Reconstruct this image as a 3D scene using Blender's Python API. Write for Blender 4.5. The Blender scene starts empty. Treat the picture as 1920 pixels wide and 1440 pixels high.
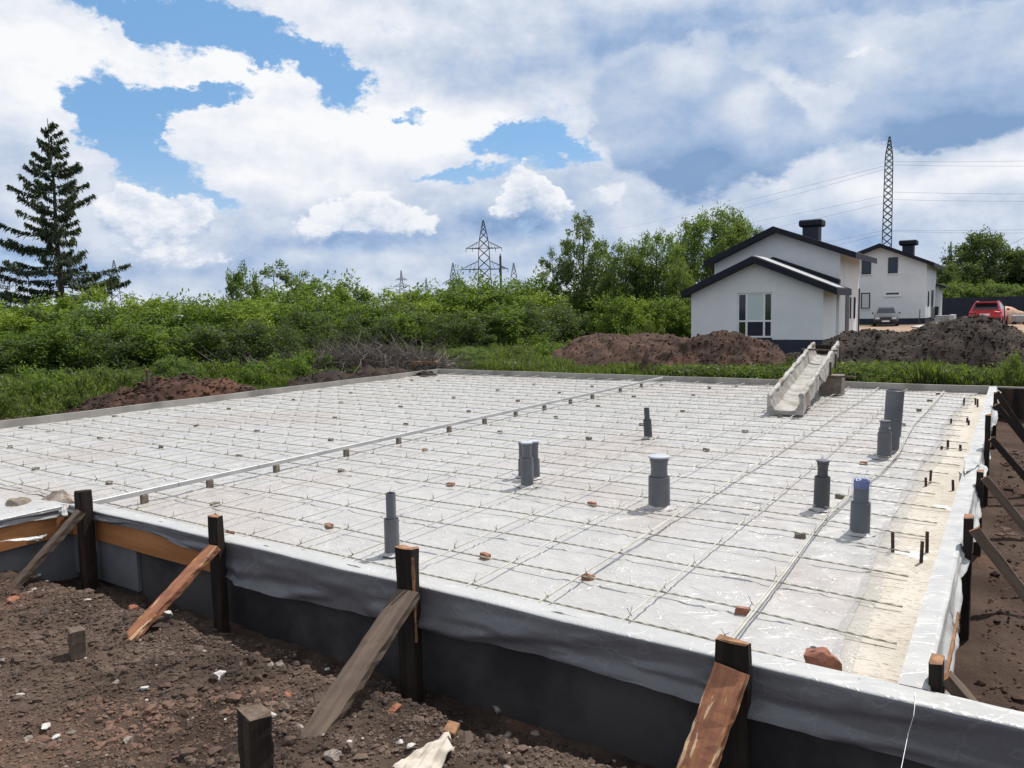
import bpy, math, random
import numpy as np
from mathutils import Vector, Matrix, Quaternion
rad = math.radians
random.seed(7); RNG = np.random.default_rng(7)
S = bpy.context.scene; C = S.collection

# ------------------------------------------------------------------ camera
F, YAW, PITCH, ROLL = 1433.4, -0.582184, 0.095923, -0.020619
CH = 1.55                                    # camera height above the formwork top (z = 0)
def _basis():
    cy, sy = math.cos(YAW), math.sin(YAW)
    f0 = Vector((sy, cy, 0)); r0 = Vector((cy, -sy, 0)); u0 = Vector((0, 0, 1))
    w = f0*math.cos(PITCH) - u0*math.sin(PITCH); u = r0.cross(w)
    return r0*math.cos(ROLL)+u*math.sin(ROLL), -r0*math.sin(ROLL)+u*math.cos(ROLL), w
CR, CU, CW = _basis(); EYE = Vector((0, 0, CH))
def ray(px, py): return CW*F + CR*(px-960) - CU*(py-720)
def P(px, py, z):                            # point of the horizontal plane z seen at a photo pixel
    d = ray(px, py); return EYE + d*((z-CH)/d.z)
def PY(px, py, Y): d = ray(px, py); return EYE + d*(Y/d.y)
def PX(px, py, X): d = ray(px, py); return EYE + d*(X/d.x)
def PD(px, py, D): d = ray(px, py); return EYE + d*(D/math.hypot(d.x, d.y))
cd = bpy.data.cameras.new('camera'); cam = bpy.data.objects.new('camera', cd); C.objects.link(cam)
cd.sensor_width = 36; cd.lens = F*36/1920; cd.clip_start = 0.05; cd.clip_end = 9000
cam.matrix_world = Matrix.Translation(EYE) @ Matrix((CR, CU, -CW)).transposed().to_4x4()
S.camera = cam
S.render.resolution_x = 1024; S.render.resolution_y = 768

# ------------------------------------------------------------------ sun, sky, exposure
SUN_EL, SUN_AZ = rad(58), rad(17)            # azimuth from +Y towards +X
sd = bpy.data.lights.new('sun', 'SUN'); sun = bpy.data.objects.new('sun', sd); C.objects.link(sun)
sd.energy = 5.0; sd.angle = rad(0.5); sd.color = (1.0, 0.955, 0.89)
sdir = Vector((math.sin(SUN_AZ)*math.cos(SUN_EL), math.cos(SUN_AZ)*math.cos(SUN_EL), math.sin(SUN_EL)))
sun.rotation_euler = sdir.to_track_quat('Z', 'Y').to_euler()
S.view_settings.view_transform = 'Standard'; S.view_settings.look = 'None'
S.view_settings.exposure = 0.08; S.view_settings.gamma = 1.0; S.view_settings.use_curve_mapping = False
S.render.engine = 'CYCLES'
S.cycles.max_bounces = 6; S.cycles.transparent_max_bounces = 12

class NT:                                    # small node-tree helper
    def __init__(s, nt): s.nt = nt
    def n(s, typ, **kw):
        nd = s.nt.nodes.new(typ)
        for k, v in kw.items():
            if k == 'ins':
                for i, x in v.items():
                    if isinstance(x, bpy.types.NodeSocket): s.nt.links.new(x, nd.inputs[i])
                    else: nd.inputs[i].default_value = x
            else: setattr(nd, k, v)
        return nd
    def m(s, op, a, b=0.0, c=0.0, clamp=False):
        nd = s.n('ShaderNodeMath', operation=op, use_clamp=clamp, ins={0: a, 1: b, 2: c}); return nd.outputs[0]
    def vm(s, op, a, b=(0, 0, 0), out=0):
        nd = s.n('ShaderNodeVectorMath', operation=op, ins={0: a, 1: b}); return nd.outputs[out]
    def mr(s, x, a, b, c=0.0, d=1.0, smooth=True):
        nd = s.n('ShaderNodeMapRange', interpolation_type='SMOOTHSTEP' if smooth else 'LINEAR', ins={0: x, 1: a, 2: b, 3: c, 4: d}); return nd.outputs[0]
    def noise(s, v, scale, detail=4, rough=.5, dist=0.0, out=0):
        nd = s.n('ShaderNodeTexNoise', ins={'Vector': v, 'Scale': scale, 'Detail': detail, 'Roughness': rough, 'Distortion': dist}); return nd.outputs[out]
    def mix(s, f, a, b, blend='MIX'):
        nd = s.n('ShaderNodeMix', data_type='RGBA', blend_type=blend)
        for i, x in ((0, f), (6, a), (7, b)):
            if isinstance(x, bpy.types.NodeSocket): s.nt.links.new(x, nd.inputs[i])
            else: nd.inputs[i].default_value = x if i == 0 else (*x[:3], 1)
        return nd.outputs[2]

world = bpy.data.worlds.new('World'); S.world = world; world.use_nodes = True
def build_sky():
    w = world.node_tree; w.nodes.clear(); N = NT(w)
    sky = N.n('ShaderNodeTexSky', sky_type='NISHITA', sun_disc=False, sun_elevation=SUN_EL, sun_rotation=SUN_AZ)
    sky.air_density = 1.0; sky.dust_density = 0.6; sky.ozone_density = 1.6
    tc = N.n('ShaderNodeTexCoord').outputs['Generated']
    sp = N.n('ShaderNodeSeparateXYZ', ins={0: tc})
    az = N.m('ARCTAN2', sp.outputs[0], sp.outputs[1]); el = N.m('ARCSINE', sp.outputs[2])
    uv = N.n('ShaderNodeCombineXYZ', ins={0: az, 1: el, 2: 0.0}).outputs[0]
    st = N.n('ShaderNodeCombineXYZ', ins={0: az, 1: N.m('MULTIPLY', el, 1.5), 2: 0.0}).outputs[0]
    def warp(scale, amp, off):
        c = N.noise(N.vm('ADD', st, (off, off*.7, off*.3)), scale, 5, .55, out=1)
        return N.vm('ADD', uv, N.vm('MULTIPLY', N.vm('SUBTRACT', c, (.5, .5, .5)), (amp, amp*.7, 0)))
    def ae(px, py):
        d = ray(px, py).normalized(); return math.atan2(d.x, d.y), math.asin(d.z)
    def field(blobs, wuv):
        acc = None
        for (x, y, rx, ry, a) in blobs:
            c = ae(x, y); e = ae(x+rx, y); g = ae(x, y-ry)
            sx = 1/abs(e[0]-c[0]); sy = 1/abs(g[1]-c[1])
            ln = N.vm('LENGTH', N.vm('MULTIPLY', N.vm('SUBTRACT', wuv, (c[0], c[1], 0)), (sx, sy, 0)), out=1)
            v = N.mr(ln, 1.6, 0.15, 0.0, a)
            acc = v if acc is None else N.m('ADD', acc, v)
        return acc
    def fbm(scale, rough=.6, off=0.0, dx=0.0, dy=0.0, detail=6):
        return N.noise(N.vm('ADD', st, (off+dx, off*.5+dy, off*.3)), scale, detail, rough)
    K = 10.0
    def col(r, g, b): return (r*K, g*K, b*K)
    def ramp(x, *stops):
        r = N.n('ShaderNodeValToRGB', ins={0: x}); cr = r.color_ramp
        while len(cr.elements) < len(stops): cr.elements.new(.5)
        for e, (p, c) in zip(cr.elements, stops): e.position = p; e.color = (*c, 1)
        return r.outputs[0]
    def cloudcol(x):
        nd = N.n('ShaderNodeVectorMath', operation='SCALE', ins={0: ramp(x, (0.0, (.19, .32, .54)), (.25, (.34, .46, .67)), (.5, (.54, .62, .75)), (.75, (.74, .78, .86)), (1.0, (.90, .91, .93)))}); nd.inputs[3].default_value = K; return nd.outputs[0]
    def cen(x, k): return N.m('MULTIPLY', N.m('SUBTRACT', x, .5), k)
    # --- layer 1: bright broken sheet with blue gaps
    w1 = warp(5, .10, 0); w1 = N.vm('ADD', w1, N.vm('MULTIPLY', N.vm('SUBTRACT', N.noise(st, 20, 8, .7, out=1), (.5, .5, .5)), (.10, .07, 0)))
    gaps = [(330, 15, 170, 60, 1.1), (460, 60, 100, 50, 1), (540, 95, 60, 24, .7), (205, 190, 55, 60, 1), (320, 180, 90, 30, 1.0), (415, 165, 80, 20, .9), (250, 260, 70, 60, 1.1), (270, 215, 50, 50, .8),
            (300, 330, 90, 40, .9), (400, 372, 70, 26, .8), (640, 160, 46, 50, 1.0), (600, 120, 40, 30, .6), (985, 262, 80, 30, 1.15), (1070, 298, 80, 18, .9), (870, 320, 110, 14, .8),
            (760, 217, 40, 13, .8), (20, 480, 60, 30, .6), (240, 15, 70, 30, .8), (1000, 425, 150, 14, .35), (640, 470, 200, 24, .35), (1900, 470, 200, 40, .3), (1300, 440, 200, 30, .3), (560, 300, 60, 14, .25)]
    n1 = fbm(5, .68, 3.1)
    cover = N.m('ADD', N.m('SUBTRACT', 1.0, field(gaps, w1)), cen(n1, 2.0))
    mask1 = N.mr(N.m('ADD', cover, cen(fbm(24, .72, 7.7), .8)), .22, .80)
    thick = N.mr(cover, .4, 1.25)
    r1 = N.m('SUBTRACT', fbm(7, .6, 3.1), fbm(7, .6, 3.1, .015, .035))
    soft = fbm(2.4, .5, 9.3, detail=4)
    brights = [(90, 130, 230, 180, .3), (560, 230, 300, 120, .28), (830, 260, 190, 60, .3), (500, 360, 200, 60, .2),
               (1880, 310, 120, 40, .35), (1720, 345, 150, 34, .3), (620, 40, 120, 60, .2), (420, 110, 120, 50, .25)]
    darks = [(1700, 20, 380, 80, .3), (660, 452, 170, 24, .35), (460, 430, 90, 60, .2), (620, 395, 60, 50, .2), (950, 418, 110, 34, .45), (1300, 60, 300, 80, .3), (100, 330, 150, 50, .12), (600, 505, 400, 24, .15), (950, 120, 260, 80, .22), (1500, 470, 250, 50, .3), (60, 500, 200, 40, .2)]
    w1b = warp(8, .07, 5)
    B = N.m('ADD', .70, N.m('SUBTRACT', field(brights, w1b), field(darks, w1b)))
    B = N.m('ADD', B, N.m('MULTIPLY', r1, 1.1)); B = N.m('ADD', B, cen(soft, .45)); B = N.m('SUBTRACT', B, N.mr(el, rad(16), rad(8), 0, .10)); B = N.m('SUBTRACT', B, N.m('MULTIPLY', thick, .06))
    blue = N.mix(.5, sky.outputs[0], (2.0, 4.9, 9.0))
    hz = N.mr(el, rad(13), rad(0), 0, .8)
    blue = N.mix(hz, blue, (5.6, 6.8, 8.6))
    c = N.mix(mask1, blue, cloudcol(B))
    # --- layer 2: heavy grey-blue cloud on the right
    w2 = warp(5, .12, 11); w2 = N.vm('ADD', w2, N.vm('MULTIPLY', N.vm('SUBTRACT', N.noise(st, 26, 6, .65, out=1), (.5, .5, .5)), (.045, .03, 0)))
    big = [(1290, 270, 150, 110, 1), (1240, 200, 130, 90, .9), (1370, 200, 80, 60, .7), (1180, 130, 140, 90, .5), (1700, 210, 150, 60, .9), (1820, 215, 150, 60, 1), (1720, 90, 230, 90, .7), (1500, 80, 200, 80, .6), (1450, 260, 120, 70, .7), (1900, 100, 140, 90, .8)]
    f2 = N.m('ADD', field(big, w2), cen(fbm(6, .62, 17.), 1.4))
    mask2 = N.mr(N.m('ADD', f2, cen(fbm(30, .7, 7.7), .35)), .36, .72)
    dk = [(1290, 350, 170, 60, .4), (1760, 262, 220, 44, .55), (1850, 200, 170, 60, .3), (1260, 250, 90, 110, .15), (1480, 320, 100, 60, .25)]
    lt = [(1400, 200, 50, 60, .35), (1290, 130, 60, 50, .25), (1200, 180, 80, 60, .12), (1630, 110, 60, 50, .25), (1740, 60, 140, 60, .15)]
    B2 = N.m('ADD', .37, N.m('SUBTRACT', field(lt, w1b), field(dk, w1b)))
    B2 = N.m('ADD', B2, N.m('MULTIPLY', N.m('SUBTRACT', fbm(7, .6, 17.), fbm(7, .6, 17., -.015, .035)), .9))
    B2 = N.m('ADD', B2, cen(fbm(3, .5, 41., detail=4), .35))
    B2 = N.m('ADD', B2, N.m('MULTIPLY', N.m('SUBTRACT', 1.0, N.mr(f2, .42, .75)), .22))
    c = N.mix(N.m('MULTIPLY', mask2, .92), c, cloudcol(B2))
    # --- layer 3: cumulus heads in front
    w3 = warp(12, .05, 23); w3 = N.vm('ADD', w3, N.vm('MULTIPLY', N.vm('SUBTRACT', N.noise(st, 45, 5, .6, out=1), (.5, .5, .5)), (.024, .020, 0)))
    def cumulus(blobs, off, up, alpha, c):
        f3 = N.m('ADD', field(blobs, w3), cen(fbm(13, .68, off), 1.5))
        soft_b = N.m('ADD', f3, field([(x, y+ry*.9, rx*1.2, ry*.7, -.35) for x, y, rx, ry, a in blobs], w3))   # bases melt away
        m3 = N.m('MULTIPLY', N.mr(f3, .42, .60), N.mr(soft_b, .0, .5))
        r3 = N.m('SUBTRACT', fbm(13, .68, off), fbm(13, .68, off, .010, .022))
        B3 = N.m('ADD', 1.0, N.m('MULTIPLY', r3, 2.0)); B3 = N.m('SUBTRACT', B3, N.m('MULTIPLY', N.mr(f3, .5, 1.4), .36)); B3 = N.m('SUBTRACT', B3, N.mr(soft_b, .7, .2, 0, .45))
        return N.mix(N.m('MULTIPLY', m3, alpha), c, cloudcol(B3))
    c = cumulus([(995, 348, 42, 44, 1), (1028, 372, 34, 40, .7), (958, 375, 34, 30, .6), (940, 400, 60, 30, .5), (1050, 405, 50, 28, .5)], 31., 0, .9, c)
    c = cumulus([(745, 420, 80, 40, .9), (665, 392, 80, 46, .9), (600, 430, 70, 36, .6)], 35., 0, .85, c)
    c = cumulus([(225, 385, 70, 44, .9), (295, 420, 80, 50, .8), (372, 405, 50, 46, .8), (330, 475, 110, 40, .8)], 38., 0, .85, c)
    c = cumulus([(1150, 368, 50, 34, .7), (1625, 100, 50, 26, .6), (1400, 205, 44, 50, .5)], 44., 0, .55, c)
    below = N.mr(el, rad(-.5), rad(-3)); c = N.mix(below, c, (1.2, 1.3, 1.0))
    bg = N.n('ShaderNodeBackground', ins={0: c, 1: 0.1})
    out = N.n('ShaderNodeOutputWorld', ins={0: bg.outputs[0]})
build_sky()

# ------------------------------------------------------------------ materials
MATS = {}
def bsdf(name, **kw):
    m = bpy.data.materials.new(name); m.use_nodes = True; nt = m.node_tree
    b = nt.nodes['Principled BSDF']; N = NT(nt)
    for k, v in kw.items():
        if isinstance(v, bpy.types.NodeSocket): nt.links.new(v, b.inputs[k])
        else: b.inputs[k].default_value = v
    MATS[name] = m; return m, N, b
def L(N, a, b): N.nt.links.new(a, b)
def bump(N, b, h, strength=.5, dist=.02):
    nd = N.n('ShaderNodeBump', ins={'Strength': strength, 'Distance': dist, 'Height': h}); L(N, nd.outputs[0], b.inputs['Normal']); return nd
def noisy(name, c1, c2, scale=5, rough=.8, bs=.3, bscale=40, bd=.01, detail=6, stretch=(1, 1, 1), c3=None, obj=True, spec=.3, metallic=0.0):
    m, N, b = bsdf(name, Roughness=rough, Metallic=metallic); b.inputs['Specular IOR Level'].default_value = spec
    tc = N.n('ShaderNodeTexCoord').outputs['Object'] if obj else N.n('ShaderNodeNewGeometry').outputs['Position']
    v = N.vm('MULTIPLY', tc, stretch)
    f = N.mr(N.noise(v, scale, detail, .6), .35, .65)
    col = N.mix(f, c1, c2)
    if c3: col = N.mix(N.mr(N.noise(v, scale*.37, 3, .5), .55, .68), col, c3)
    L(N, col, b.inputs['Base Color'])
    if bs: bump(N, b, N.noise(v, bscale, 8, .65), bs, bd)
    return m
def leafmat(name, c1, c2, c3, trans=.45):
    m = bpy.data.materials.new(name); m.use_nodes = True; nt = m.node_tree; nt.nodes.clear(); N = NT(nt)
    pos = N.n('ShaderNodeNewGeometry').outputs['Position']; oi = N.n('ShaderNodeObjectInfo').outputs['Random']
    col = N.mix(N.mr(N.noise(pos, .9, 3, .6), .35, .65), c1, c2)
    col = N.mix(N.mr(N.noise(pos, 9, 2, .7), .45, .7), col, c3)
    col = N.mix(N.m('MULTIPLY', oi, .5), col, c2)
    d = N.n('ShaderNodeBsdfPrincipled', ins={'Base Color': col, 'Roughness': .55, 'Specular IOR Level': .3})
    t = N.n('ShaderNodeBsdfTranslucent', ins={0: N.mix(.6, col, (.25, .36, .04))})
    mx = N.n('ShaderNodeMixShader', ins={0: trans, 1: d.outputs[0], 2: t.outputs[0]})
    N.n('ShaderNodeOutputMaterial', ins={0: mx.outputs[0]}); MATS[name] = m; return m
leafmat('leaf_bush', (.042, .088, .018), (.095, .155, .024), (.05, .095, .03), .5)
leafmat('leaf_bright', (.14, .22, .02), (.22, .29, .03), (.10, .15, .03))
leafmat('leaf_dark', (.022, .046, .018), (.044, .075, .026), (.055, .06, .03), .32)
leafmat('leaf_tree', (.065, .11, .034), (.115, .165, .048), (.05, .09, .032), .45)
leafmat('leaf_pale', (.09, .13, .05), (.12, .16, .07), (.06, .10, .04), .35)
leafmat('grass_blade', (.033, .055, .015), (.068, .092, .024), (.075, .072, .03), .35)
leafmat('leaf_weed', (.05, .075, .02), (.095, .125, .028), (.06, .07, .03), .4)
leafmat('leaf_weed_dark', (.026, .045, .016), (.05, .075, .022), (.055, .055, .028), .35)
leafmat('needle', (.016, .032, .018), (.026, .044, .022), (.035, .036, .02), .15)
noisy('bark', (.06, .05, .04), (.10, .085, .07), 6, .9, .5, 30, .02)
noisy('twig', (.075, .06, .052), (.20, .17, .15), 4, .9, 0)
noisy('concrete', (.24, .235, .225), (.32, .31, .30), 3, .85, .3, 60, .004)
noisy('concrete_dark', (.028, .027, .029), (.07, .066, .064), 1.6, .8, .5, 25, .01, c3=(.12, .112, .105))
noisy('concrete_mid', (.12, .122, .13), (.17, .17, .18), 2, .85, .4, 30, .006, c3=(.08, .08, .09))
noisy('formwork', (.25, .235, .21), (.34, .32, .29), 2, .7, .3, 30, .004, c3=(.19, .18, .165))
noisy('ply_orange', (.30, .125, .045), (.42, .19, .07), 2, .75, .3, 20, .004, stretch=(.4, 1, 3))
noisy('wood_dark', (.010, .0075, .006), (.030, .020, .014), 3, .85, .6, 22, .008, stretch=(6, 6, .5), c3=(.055, .034, .022))
noisy('wood_grey', (.085, .06, .045), (.15, .11, .08), 3, .85, .6, 20, .008, stretch=(6, 6, .45), c3=(.065, .045, .035))
noisy('wood_end', (.16, .085, .05), (.34, .18, .09), 14, .85, .4, 60, .004)
noisy('steel_rust', (.035, .028, .024), (.075, .05, .036), 20, .8, .5, 200, .003)
noisy('brick', (.20, .085, .055), (.31, .14, .09), 12, .9, .6, 90, .006, c3=(.30, .20, .15))
noisy('brick_grey', (.13, .11, .09), (.22, .18, .14), 12, .9, .5, 90, .006)
noisy('stone_pale', (.42, .40, .37), (.62, .60, .57), 9, .9, .7, 50, .01)
noisy('stone_grey', (.16, .13, .11), (.34, .29, .25), 8, .9, .8, 40, .015)
noisy('stone_red', (.24, .09, .05), (.34, .15, .09), 8, .9, .8, 40, .015)
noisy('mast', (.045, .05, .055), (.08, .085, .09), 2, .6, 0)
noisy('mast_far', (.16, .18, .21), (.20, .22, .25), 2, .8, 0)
noisy('wall_white', (.66, .675, .69), (.72, .73, .735), .8, .9, .15, 120, .002, c3=(.60, .615, .63))
noisy('plinth', (.022, .026, .045), (.03, .035, .058), 2, .6, .1, 40, .002)
noisy('roof', (.010, .012, .020), (.017, .019, .03), 2, .6, .1, 10, .004, spec=.2)
noisy('sand', (.42, .27, .19), (.52, .36, .27), 3, .95, .5, 15, .02)
noisy('paver', (.34, .33, .31), (.45, .44, .42), 3, .8, .2, 30, .01)
noisy('tyre', (.012, .012, .013), (.02, .02, .02), 10, .8, 0)
noisy('rim', (.35, .35, .36), (.45, .45, .46), 10, .35, 0, metallic=.8)
noisy('paint_grey', (.07, .075, .085), (.085, .09, .10), 1, .3, 0, metallic=.5, spec=.6)
noisy('paint_red', (.42, .018, .03), (.48, .025, .04), 1, .25, 0, spec=.6)
noisy('plastic_black', (.015, .015, .017), (.03, .03, .032), 6, .55, 0)
noisy('plate', (.7, .7, .7), (.75, .75, .75), 6, .5, 0)
noisy('lamp_clear', (.55, .57, .6), (.7, .7, .72), 20, .15, 0, spec=.8)
noisy('lamp_red', (.25, .01, .01), (.35, .02, .02), 20, .2, 0, spec=.8)
noisy('frame_white', (.72, .72, .72), (.78, .78, .78), 4, .4, 0)
noisy('frame_dark', (.03, .032, .036), (.05, .05, .055), 4, .4, 0)
noisy('blind', (.50, .52, .52), (.56, .58, .58), 3, .8, 0, stretch=(1, 1, 12))
noisy('fence_navy', (.018, .02, .036), (.028, .03, .05), 1.5, .5, 0)
noisy('pipe', (.082, .088, .10), (.12, .128, .14), 3, .42, .1, 20, .002, spec=.5)
noisy('pipe_dark', (.04, .044, .05), (.062, .067, .074), 3, .45, .1, 20, .002, spec=.5)
noisy('cap_pale', (.40, .42, .45), (.50, .52, .55), 3, .4, 0)
noisy('aluminium', (.36, .36, .36), (.46, .46, .45), 3, .5, .1, 30, .002, metallic=.35)
noisy('cord', (.65, .65, .66), (.75, .75, .75), 30, .7, 0)
noisy('wire', (.03, .028, .026), (.05, .045, .04), 30, .6, 0, metallic=.5)
noisy('zinc', (.25, .26, .27), (.35, .36, .37), 4, .45, 0, metallic=.6)
def glass(name, col, rough=.06):
    m, N, b = bsdf(name, Roughness=rough, **{'Base Color': (*col, 1)}); b.inputs['Specular IOR Level'].default_value = .5; return m
glass('glass_dark', (.02, .026, .045)); glass('glass_green', (.02, .045, .02)); glass('glass_car', (.015, .018, .024))
glass('glass_sky_reflection', (.50, .58, .56), .12)  # reflected sky painted in as a pale pane colour
def wood_flaked():                           # orange bark-stained plank with pale splits
    m, N, b = bsdf('wood_flaked', Roughness=.8)
    tc = N.n('ShaderNodeTexCoord').outputs['Object']; v = N.vm('MULTIPLY', tc, (5, 5, .8))
    base = N.mix(N.mr(N.noise(v, 5, 6, .65), .35, .65), (.22, .085, .045), (.34, .14, .06))
    vo = N.n('ShaderNodeTexVoronoi', ins={'Vector': N.vm('MULTIPLY', tc, (14, 14, 9)), 'Scale': 1.9})
    base = N.mix(N.m('MULTIPLY', N.mr(vo.outputs['Distance'], .32, .26), N.mr(N.noise(tc, 5, 2), .50, .56)), base, (.52, .26, .05))
    base = N.mix(N.mr(N.noise(N.vm('MULTIPLY', tc, (12, 12, 1.2)), 2.2, 4, .6, 1.), .56, .60), base, (.55, .38, .22))
    base = N.mix(N.mr(N.noise(v, 2.2, 4, .6), .56, .66), base, (.10, .06, .04))
    L(N, base, b.inputs['Base Color']); bump(N, b, N.noise(v, 9, 8, .7), .7, .01)
wood_flaked()
def film_mat(name, base, red, rough=.33, alpha=1.0, fine=1.0, stretch=(1, 2.2, 1), bs=.42):
    m, N, b = bsdf(name, Roughness=rough); b.inputs['Specular IOR Level'].default_value = .5
    pos = N.n('ShaderNodeNewGeometry').outputs['Position']
    big = N.noise(pos, .42, 2, .5, .4)
    col = N.mix(N.mr(N.noise(pos, 1.1, 3, .5), .3, .7), base, tuple(x*.93 for x in base))
    col = N.mix(N.mr(big, .47, .66, 0, .7), col, red)
    def rot(a, sx, sy):
        v = N.n('ShaderNodeVectorRotate', rotation_type='Z_AXIS', ins={'Vector': pos, 'Angle': rad(a)}).outputs[0]; return N.vm('MULTIPLY', v, (sx, sy, stretch[2]))
    def crease(a, sx, sy, sc, wd, off):
        n_ = N.noise(N.vm('ADD', rot(a, sx, sy), (off, off, 0)), sc, 3, .5, .35); return N.m('SUBTRACT', 1.0, N.mr(N.m('ABSOLUTE', N.m('SUBTRACT', n_, .5)), 0.0, wd))
    patch = N.mr(N.noise(N.vm('ADD', pos, (3, 9, 0)), .8, 2), .42, .6)
    c1 = N.m('MULTIPLY', crease(12, 1, 3.4, 2.2, .016, 3), patch); c2 = crease(-24, 1, 3.0, 1.3, .011, 7); c3 = N.m('MULTIPLY', crease(50, 1, 3.6, 2.6, .014, 12), N.m('SUBTRACT', 1.0, patch))
    crs = N.m('ADD', N.m('ADD', c1, c2), c3)
    col = N.mix(N.m('MULTIPLY', crs, .28, clamp=True), col, tuple(min(.9, x*1.5) for x in base))  # bright glints along the creases painted in as paler colour
    sp = N.mr(N.noise(pos, 38, 2, .5), .75, .78)
    col = N.mix(sp, col, (.16, .12, .09))
    L(N, col, b.inputs['Base Color'])
    rip = N.m('ADD', N.noise(rot(8, 1, 4.5), 5.5*fine+2, 3, .5, .5), N.m('MULTIPLY', N.noise(rot(-30, 1, 3.2), 2.2, 3, .5, .8), 1.6))
    h = N.m('ADD', N.m('MULTIPLY', rip, .5), N.m('MULTIPLY', crs, .16))
    bump(N, b, h, bs, .045)
    L(N, N.mr(N.noise(pos, 6, 3), .3, .7, rough*.7, rough*1.4), b.inputs['Roughness'])
    if alpha < 1:
        b.inputs['Alpha'].default_value = alpha
    return m
film_mat('film', (.405, .396, .384), (.37, .325, .30), .33, bs=.5)
film_mat('film_top', (.41, .41, .40), (.38, .37, .35), .35, 1.0, .4, bs=.3)  # pale copy of the sheet for sunlit board tops and loose flaps
film_mat('film_shaded', (.12, .12, .128), (.09, .092, .108), .38, .95, .5, (.5, .5, 1.6), .16)  # shade and the board behind are put into this darker copy of the sheet
film_mat('film_clear', (.45, .50, .60), (.45, .50, .60), .15, .13)
def chip_mat():
    m, N, b = bsdf('chipboard', Roughness=.8); pos = N.n('ShaderNodeNewGeometry').outputs['Position']
    col = N.mix(N.mr(N.noise(pos, 1.4, 5, .6), .3, .7), (.42, .385, .325), (.52, .49, .435))
    fl = N.n('ShaderNodeTexVoronoi', ins={'Vector': N.vm('MULTIPLY', N.vm('ADD', pos, N.vm('MULTIPLY', N.noise(pos, 9, 2, out=1), (.1, .1, 0))), (22, 60, 20)), 'Scale': 1.6})
    col = N.mix(N.m('MULTIPLY', fl.outputs['Color'], .3), col, (.34, .27, .19))
    col = N.mix(N.mr(N.noise(N.vm('MULTIPLY', pos, (1, 4, 1)), 14, 5, .75, 1.5), .54, .60, 0, .85), col, (.16, .12, .08))
    col = N.mix(N.mr(N.noise(pos, 2.3, 3, .6), .62, .72, 0, .7), col, (.72, .71, .68))
    L(N, col, b.inputs['Base Color']); bump(N, b, N.noise(N.vm('MULTIPLY', pos, (1, 3, 1)), 40, 5, .7), .5, .004)
chip_mat()
def rebar_mat():
    m, N, b = bsdf('rebar_glass', Roughness=.6); pos = N.n('ShaderNodeNewGeometry').outputs['Position']
    L(N, N.mix(N.mr(N.noise(pos, 7, 3), .4, .6), (.27, .26, .20), (.38, .365, .30)), b.inputs['Base Color'])
    wv = N.n('ShaderNodeTexWave', wave_type='BANDS', bands_direction='DIAGONAL', ins={'Vector': pos, 'Scale': 9.0, 'Distortion': .5})
    bump(N, b, wv.outputs['Fac'] if 'Fac' in wv.outputs else wv.outputs[1], 1.0, .006)
rebar_mat()
noisy('rebar_white', (.36, .34, .29), (.50, .48, .43), 6, .5, .2, 50, .003, obj=False)
def crust_mat():
    m = noisy('crust', (.26, .25, .23), (.42, .405, .375), 5, .9, .9, 22, .02, c3=(.24, .21, .17))
crust_mat()
def ground_mat():
    m, N, b = bsdf('ground', Roughness=.95); b.inputs['Specular IOR Level'].default_value = .15
    pos = N.n('ShaderNodeNewGeometry').outputs['Position']
    soil = N.mix(N.mr(N.noise(pos, 1.3, 6, .6), .35, .65), (.045, .031, .024), (.115, .080, .060))
    soil = N.mix(N.mr(N.noise(pos, .9, 4, .55, .5), .56, .68, 0, .8), soil, (.16, .088, .060))
    soil = N.mix(N.mr(N.noise(pos, 14, 5, .7), .60, .72, 0, .7), soil, (.24, .185, .145))
    soil = N.mix(N.mr(N.noise(pos, 30, 4, .7), .35, .28, 0, .8), soil, (.04, .026, .02))
    green = N.mix(N.mr(N.noise(pos, .8, 5, .6), .35, .65), (.028, .035, .014), (.05, .06, .02))
    drive = N.mix(N.mr(N.noise(pos, .8, 5, .6), .35, .65), (.26, .17, .12), (.36, .26, .19))
    at = N.n('ShaderNodeAttribute', attribute_name='cover'); sp = N.n('ShaderNodeSeparateXYZ', ins={0: at.outputs['Vector']})
    col = N.mix(sp.outputs[0], soil, green); col = N.mix(sp.outputs[1], col, drive); col = N.mix(sp.outputs[2], col, (.05, .028, .02))
    L(N, col, b.inputs['Base Color'])
    bump(N, b, N.m('ADD', N.noise(pos, 22, 8, .7), N.noise(pos, 90, 5, .7)), .8, .02)
ground_mat()
noisy('earth_brown', (.030, .017, .012), (.07, .036, .024), 1.6, .95, 1.0, 14, .018, obj=False, c3=(.10, .048, .03))
noisy('earth_red', (.045, .025, .017), (.09, .048, .032), 1.6, .95, 1.0, 14, .018, obj=False, c3=(.045, .022, .016))
noisy('earth_black', (.013, .009, .007), (.036, .023, .016), 1.6, .95, 1.0, 14, .018, obj=False, c3=(.06, .042, .03))
noisy('pit_clod', (.035, .020, .014), (.11, .06, .042), 3, .95, .8, 60, .01, obj=False, c3=(.17, .12, .09))
noisy('clod', (.042, .029, .022), (.135, .095, .072), 2.2, .95, .8, 60, .01, obj=False, c3=(.16, .095, .068))
for n_, c_ in (('blue_film', (.05, .09, .28)),):
    m, N, b = bsdf(n_, Roughness=.15, **{'Base Color': (*c_, 1)}); b.inputs['Specular IOR Level'].default_value = .8
    bump(N, b, N.noise(N.n('ShaderNodeTexCoord').outputs['Object'], 30, 4, .6, 1.), .9, .02)

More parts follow.
